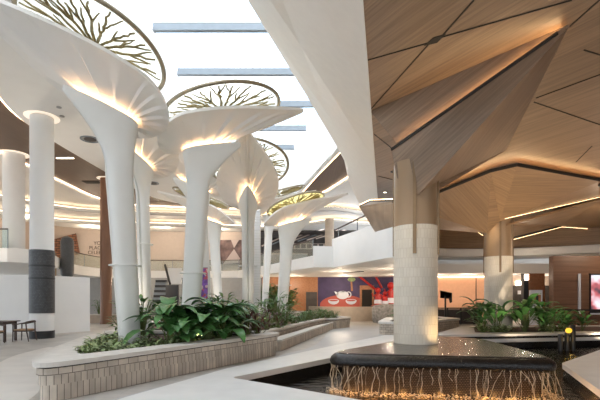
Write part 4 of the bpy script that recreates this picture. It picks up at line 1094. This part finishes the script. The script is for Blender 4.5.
# ------------------------------------------------------------------ plants
def leaf(mb, base, direc, length, width, droop, up0, nseg=6, fold=.25, rn=random, wavy=.0):
    d = Vector((math.cos(direc), math.sin(direc), 0)); side = Vector((-d.y, d.x, 0)); p = Vector(base)
    ang = up0; rows = []
    for i in range(nseg+1):
        t = i/nseg
        w_ = width*.5*(math.sin(PI*min(1, t*.93+.04))**.8)*(1-.25*t)
        nrm = Vector((-d.x*math.sin(ang), -d.y*math.sin(ang), math.cos(ang)))
        rows.append([p+side*w_+nrm*w_*fold, p, p-side*w_+nrm*w_*fold])
        p = p + (d*math.cos(ang)+Vector((0, 0, 1))*math.sin(ang))*(length/nseg)
        ang -= droop/nseg
    v = [q for r in rows for q in r]; fs = []
    for i in range(nseg):
        for k in range(2): fs.append((3*i+k, 3*i+k+1, 3*i+k+4, 3*i+k+3))
    mb.add(v, fs)
def plant(name, label, cat, group, n, h, ll, lw, m, seed, spread=.35, droop=(1.2, 2.0), up=(.5, 1.0), stem='stem', zlow=.25):
    rn = random.Random(seed); t = thing(name, label, cat, (0, 0, 0), group); fo_ = MB(); stm = MB()
    for i in range(n):
        a_ = i*2.4+rn.uniform(-.3, .3); q = rn.uniform(zlow, 1)
        hh = h*q; r = spread*rn.uniform(.3, 1)*(1.15-.55*q)
        tip = Vector((r*math.cos(a_), r*math.sin(a_), hh))
        stm.tube([(.04*math.cos(a_), .04*math.sin(a_), 0), (r*.45*math.cos(a_), r*.45*math.sin(a_), hh*.6), tip], [.012, .009, .006], 4)
        leaf(fo_, tip, a_+rn.uniform(-.4, .4), ll*rn.uniform(.75, 1.15), lw*rn.uniform(.8, 1.15), rn.uniform(*droop), rn.uniform(*up), rn=rn)
    f_ = fo_.build('foliage', m, t, True); stm.build('stem', stem, t)
    return t
lilies = [plant('broad_leaf_plant', 'glossy broad-leaved plant in the big leafy mass of the curved planter', 'plant', 'broad-leaved plants in the curved planter', 15, .68, .66, .34, 'leaf', s) for s in (1, 2, 3)]
rn = random.Random(5)
spots = [(-2.25, 10.55), (-3.1, 10.15), (-2.75, 10.45), (-2.4, 11.0), (-2.1, 11.3), (-2.9, 12.3), (-3.0, 10.9), (-2.6, 11.6), (-2.2, 11.95), (-2.0, 12.2), (-3.3, 11.6), (-2.9, 9.75), (-2.55, 10.0), (-1.95, 10.75), (-2.45, 12.3), (-2.75, 11.2)]
for i, (x, y) in enumerate(spots):
    rz = rn.uniform(0, 6.28); s_ = rn.uniform(.92, 1.25)
    if i < 3: o = lilies[i]; o.location = (x, y, .49); o.rotation_euler = (0, 0, rz); o.scale = (s_,)*3
    else: dup(lilies[i % 3], (x, y, .49), rz, None, s_)
gc = [plant('ground_cover_plant', 'low pale green ground cover plant in the planter tip', 'plant', 'ground cover in the planter tip', 26, .17, .15, .075, 'leaf3', s, .16, (.6, 1.4), (.2, .9)) for s in (21, 22)]
gspots = [(-3.95, 8.0), (-3.65, 8.25), (-4.05, 8.4), (-3.8, 8.65), (-4.2, 8.8), (-3.45, 8.75), (-3.9, 9.05), (-4.4, 9.25), (-4.0, 9.45), (-3.55, 9.2), (-4.6, 9.6), (-4.75, 10.0), (-3.55, 9.6), (-3.15, 9.2), (-4.7, 10.5), (-4.85, 11.0), (-2.95, 9.5), (-3.25, 9.75), (-3.6, 9.95), (-2.7, 9.85), (-4.3, 9.75), (-4.75, 11.6)]
for i, (x, y) in enumerate(gspots):
    rz = rn.uniform(0, 6.28); s_ = rn.uniform(.85, 1.25)
    if i < 2: o = gc[i]; o.location = (x, y, .49); o.scale = (s_,)*3
    else: dup(gc[i % 2], (x, y, .49), rz, None, s_)
dg_ = [plant('red_leaf_plant', 'dark red spiky-leaved plant before the end-on slotted tree', 'plant', 'red-leaved plants', 26, .62, .32, .07, 'leafr', s, .2, (.4, 1.3), (.5, 1.2)) for s in (31, 32)]
for i, (x, y) in enumerate([(-1.45, 11.9), (-1.2, 12.15), (-1.75, 12.3), (-1.1, 14.3), (-1.4, 14.0), (-.75, 15.2)]):
    s_ = rn.uniform(.85, 1.15)
    if i < 2: o = dg_[i]; o.location = (x, y, .47); o.scale = (s_,)*3
    else: dup(dg_[i % 2], (x, y, .45), rn.uniform(0, 6), None, s_)
bsh = [plant('leafy_shrub', 'mid green leafy shrub deeper in the tree column planting', 'plant', 'leafy shrubs among the tree columns', 52, .95, .28, .11, 'leaf2', s, .45, (.5, 1.5), (.2, 1.1)) for s in (41, 42)]
bspots = [(-3.0, 13.9), (-2.5, 14.2), (-2.0, 14.5), (-3.6, 14.2), (-4.4, 14.4), (-1.6, 15.2), (-3.1, 15.4), (-2.5, 15.6), (-.9, 16.6), (-1.4, 17.4), (-4.6, 12.5), (-5.0, 12.3), (-.6, 17.6)]
for i, (x, y) in enumerate(bspots):
    s_ = rn.uniform(.9, 1.3)
    if i < 2: o = bsh[i]; o.location = (x, y, .45); o.scale = (s_,)*3
    else: dup(bsh[i % 2], (x, y, .45), rn.uniform(0, 6), None, s_)
lo_ = [plant('low_shrub', 'low dark green shrub along the bench step planter', 'plant', 'low shrubs by the bench step', 40, .4, .17, .07, 'leaf2', s, .4, (.6, 1.5), (.1, 1.0)) for s in (51, 52)]
for i, (x, y) in enumerate([(.0, 19.2), (.1, 20.4), (.5, 21.2), (.9, 22.4), (1.5, 22.9), (.3, 22.2), (-.3, 18.0), (1.9, 23.8), (1.2, 23.9), (-.6, 21.6), (-.7, 18.6), (-.9, 15.6), (.4, 23.6)]):
    s_ = rn.uniform(.9, 1.35)
    if i < 2: o = lo_[i]; o.location = (x, y, .45); o.scale = (s_,)*3
    else: dup(lo_[i % 2], (x, y, .45), rn.uniform(0, 6), None, s_)
tb_ = plant('tall_bush', 'tall round green bush in the farthest planter', 'plant', 'tall bushes in the farthest planter', 170, 1.9, .50, .22, 'leaf2', 61, .95, (.5, 1.5), (.1, 1.0))
tb_.location = (-1.5, 31.4, .5)
for x, y, s_ in ((-.9, 31.0, .9), (-2.3, 31.6, 1.0), (-3.2, 31.5, .9)): dup(tb_, (x, y, .5), x, None, s_)
rl_ = [plant('pool_lily_plant', 'dark broad-leaved plant on the ledge behind the dark pool', 'plant', 'plants on the pool ledge', 18, 1.1, .85, .30, 'leaf', s, .5, (1.0, 1.8), (.6, 1.2)) for s in (71, 72, 73)]
for i, (x, y) in enumerate([(7.75, 18.1), (8.2, 17.9), (9.5, 18.2), (10.2, 18.1), (10.6, 18.7), (10.9, 19.2), (11.4, 18.7), (11.9, 19.3), (8.6, 20.6), (12.4, 18.9), (10.5, 19.9)]):
    s_ = rn.uniform(.8, 1.1)
    if i < 3: o = rl_[i]; o.location = (x, y, .16); o.scale = (s_,)*3
    else: dup(rl_[i % 3], (x, y, .16), rn.uniform(0, 6), None, s_*(.66 if x > 10.8 else 1))
for i, (x, y) in enumerate([(7.5, 17.6), (7.9, 17.45), (8.3, 17.6), (10.3, 18.0), (10.9, 18.1)]):
    dup(gc[i % 2], (x, y, .16), rn.uniform(0, 6), 'low pale green tuft at the front of the pool ledge', 1.9)['group'] = 'pale tufts on the pool ledge'
o = plant('dark_pool_plant', 'dark plant with few drooping leaves rising above the yellow lamp', 'plant', None, 6, .75, .75, .2, 'leaf', 81, .35, (1.2, 2.0), (.8, 1.3)); o.location = (10.15, 17.35, .17)
o = plant('bench_plant', 'small dark green plant on the white stone planter bench', 'plant', None, 26, .5, .26, .1, 'leaf', 91, .35); o.location = (4.55, 20.0, .5)
o = plant('potted_bush', 'dark plant on the block bench beside the rust brown column', 'plant', None, 30, .9, .3, .1, 'leaf', 95, .4); o.location = (-13.0, 27.8, .56)

# ------------------------------------------------------------------ lamps
# warm fill points added to brighten the gallery; spots below the canopies
for p, e in (((12.5, 32.0, 2.9), 75), ((10.2, 32.3, 2.9), 50), ((15.5, 32.0, 2.9), 50), ((19, 33, 2.8), 40), ((16.2, 20.8, 4.4), 130), ((14.5, 27, 3.8), 60),
             ((3.5, 34.0, 2.6), 90), ((2.5, 28.5, 2.3), 70), ((5.5, 26, 2.3), 60), ((-3, 33.6, 2.3), 50), ((7.4, 32.5, 2.7), 70), ((-.5, 34.4, 2.7), 60), ((-8, 35.6, 3.1), 70), ((-14, 35.2, 3.1), 70),
             ((-18, 37.0, 7.4), 120), ((-12, 37.4, 7.4), 90), ((-21, 33, 7.5), 90), ((-7, 38.3, 7.4), 70), ((-19, 23.5, 8.3), 80), ((-11.0, 29.5, 2.6), 90)):
    lamp('gallery_fill', 'POINT', p, e, (1, .82, .62), .06)
for p, aim, e in (((1.7, 8.3, 6.4), (3.0, 9.5, 0), 200), ((6.9, 15.4, 6.1), (5, 13, 0), 220), ((8.0, 18.5, 5.6), (8.9, 18.0, 0), 150), ((11.0, 16.5, 6.1), (11, 19, 0), 250)):
    lamp('canopy_spot', 'SPOT', p, e, (1, .80, .56), .06, aim, 1.3)
lamp('column_uplight', 'SPOT', (3.95, 10.0, .52), 40, (1, .68, .34), .04, (2.95, 10.9, 1.1), 1.0, .9)
# added upward fill spots brightening the ceilings, placed at planter soil, hoarding top and pool
for p, aim, e in (((-5.05, 9.7, .6), (-6.5, 9.0, 8), 130), ((-2.6, 11.2, .6), (-1.8, 11.6, 7), 120), ((-1.4, 15.3, .6), (-1.6, 14.5, 7), 110), ((-5.4, 13.4, .6), (-7.5, 14.5, 8), 110),
                  ((-5.6, 17.5, .6), (-7.5, 19, 8), 110), ((-.6, 18.8, .6), (-.4, 18, 7), 110), ((-4.8, 21, .6), (-6, 23, 8), 110), ((-12.8, 19.02, 2.66), (-9.5, 17.5, 8.8), 220), ((-15.0, 19.02, 2.66), (-13.2, 21, 9), 160), ((-.5, 22.5, .6), (.5, 24, 8), 110)):
    lamp('ceiling_fill', 'SPOT', p, e, (1, .86, .68), .05, aim, 2.2, .9)
for p, aim, e in (((6.4, 14.6, -.2), (6.6, 15.5, 6), 450), ((7.9, 15.3, -.2), (9.4, 17, 6), 550), ((12.2, 16.4, -.2), (12.6, 18.5, 6), 450), ((2.2, 12.6, .05), (1.8, 13.5, 6.5), 150), ((5.9, 11.0, .06), (6.2, 10.2, 6.5), 300), ((4.3, 6.6, .05), (4.6, 6.5, 6.5), 200)):
    lamp('canopy_fill', 'SPOT', p, e, (1, .81, .60), .05, aim, 2.3, .9)  # unseen upward fill added to brighten the timber canopies
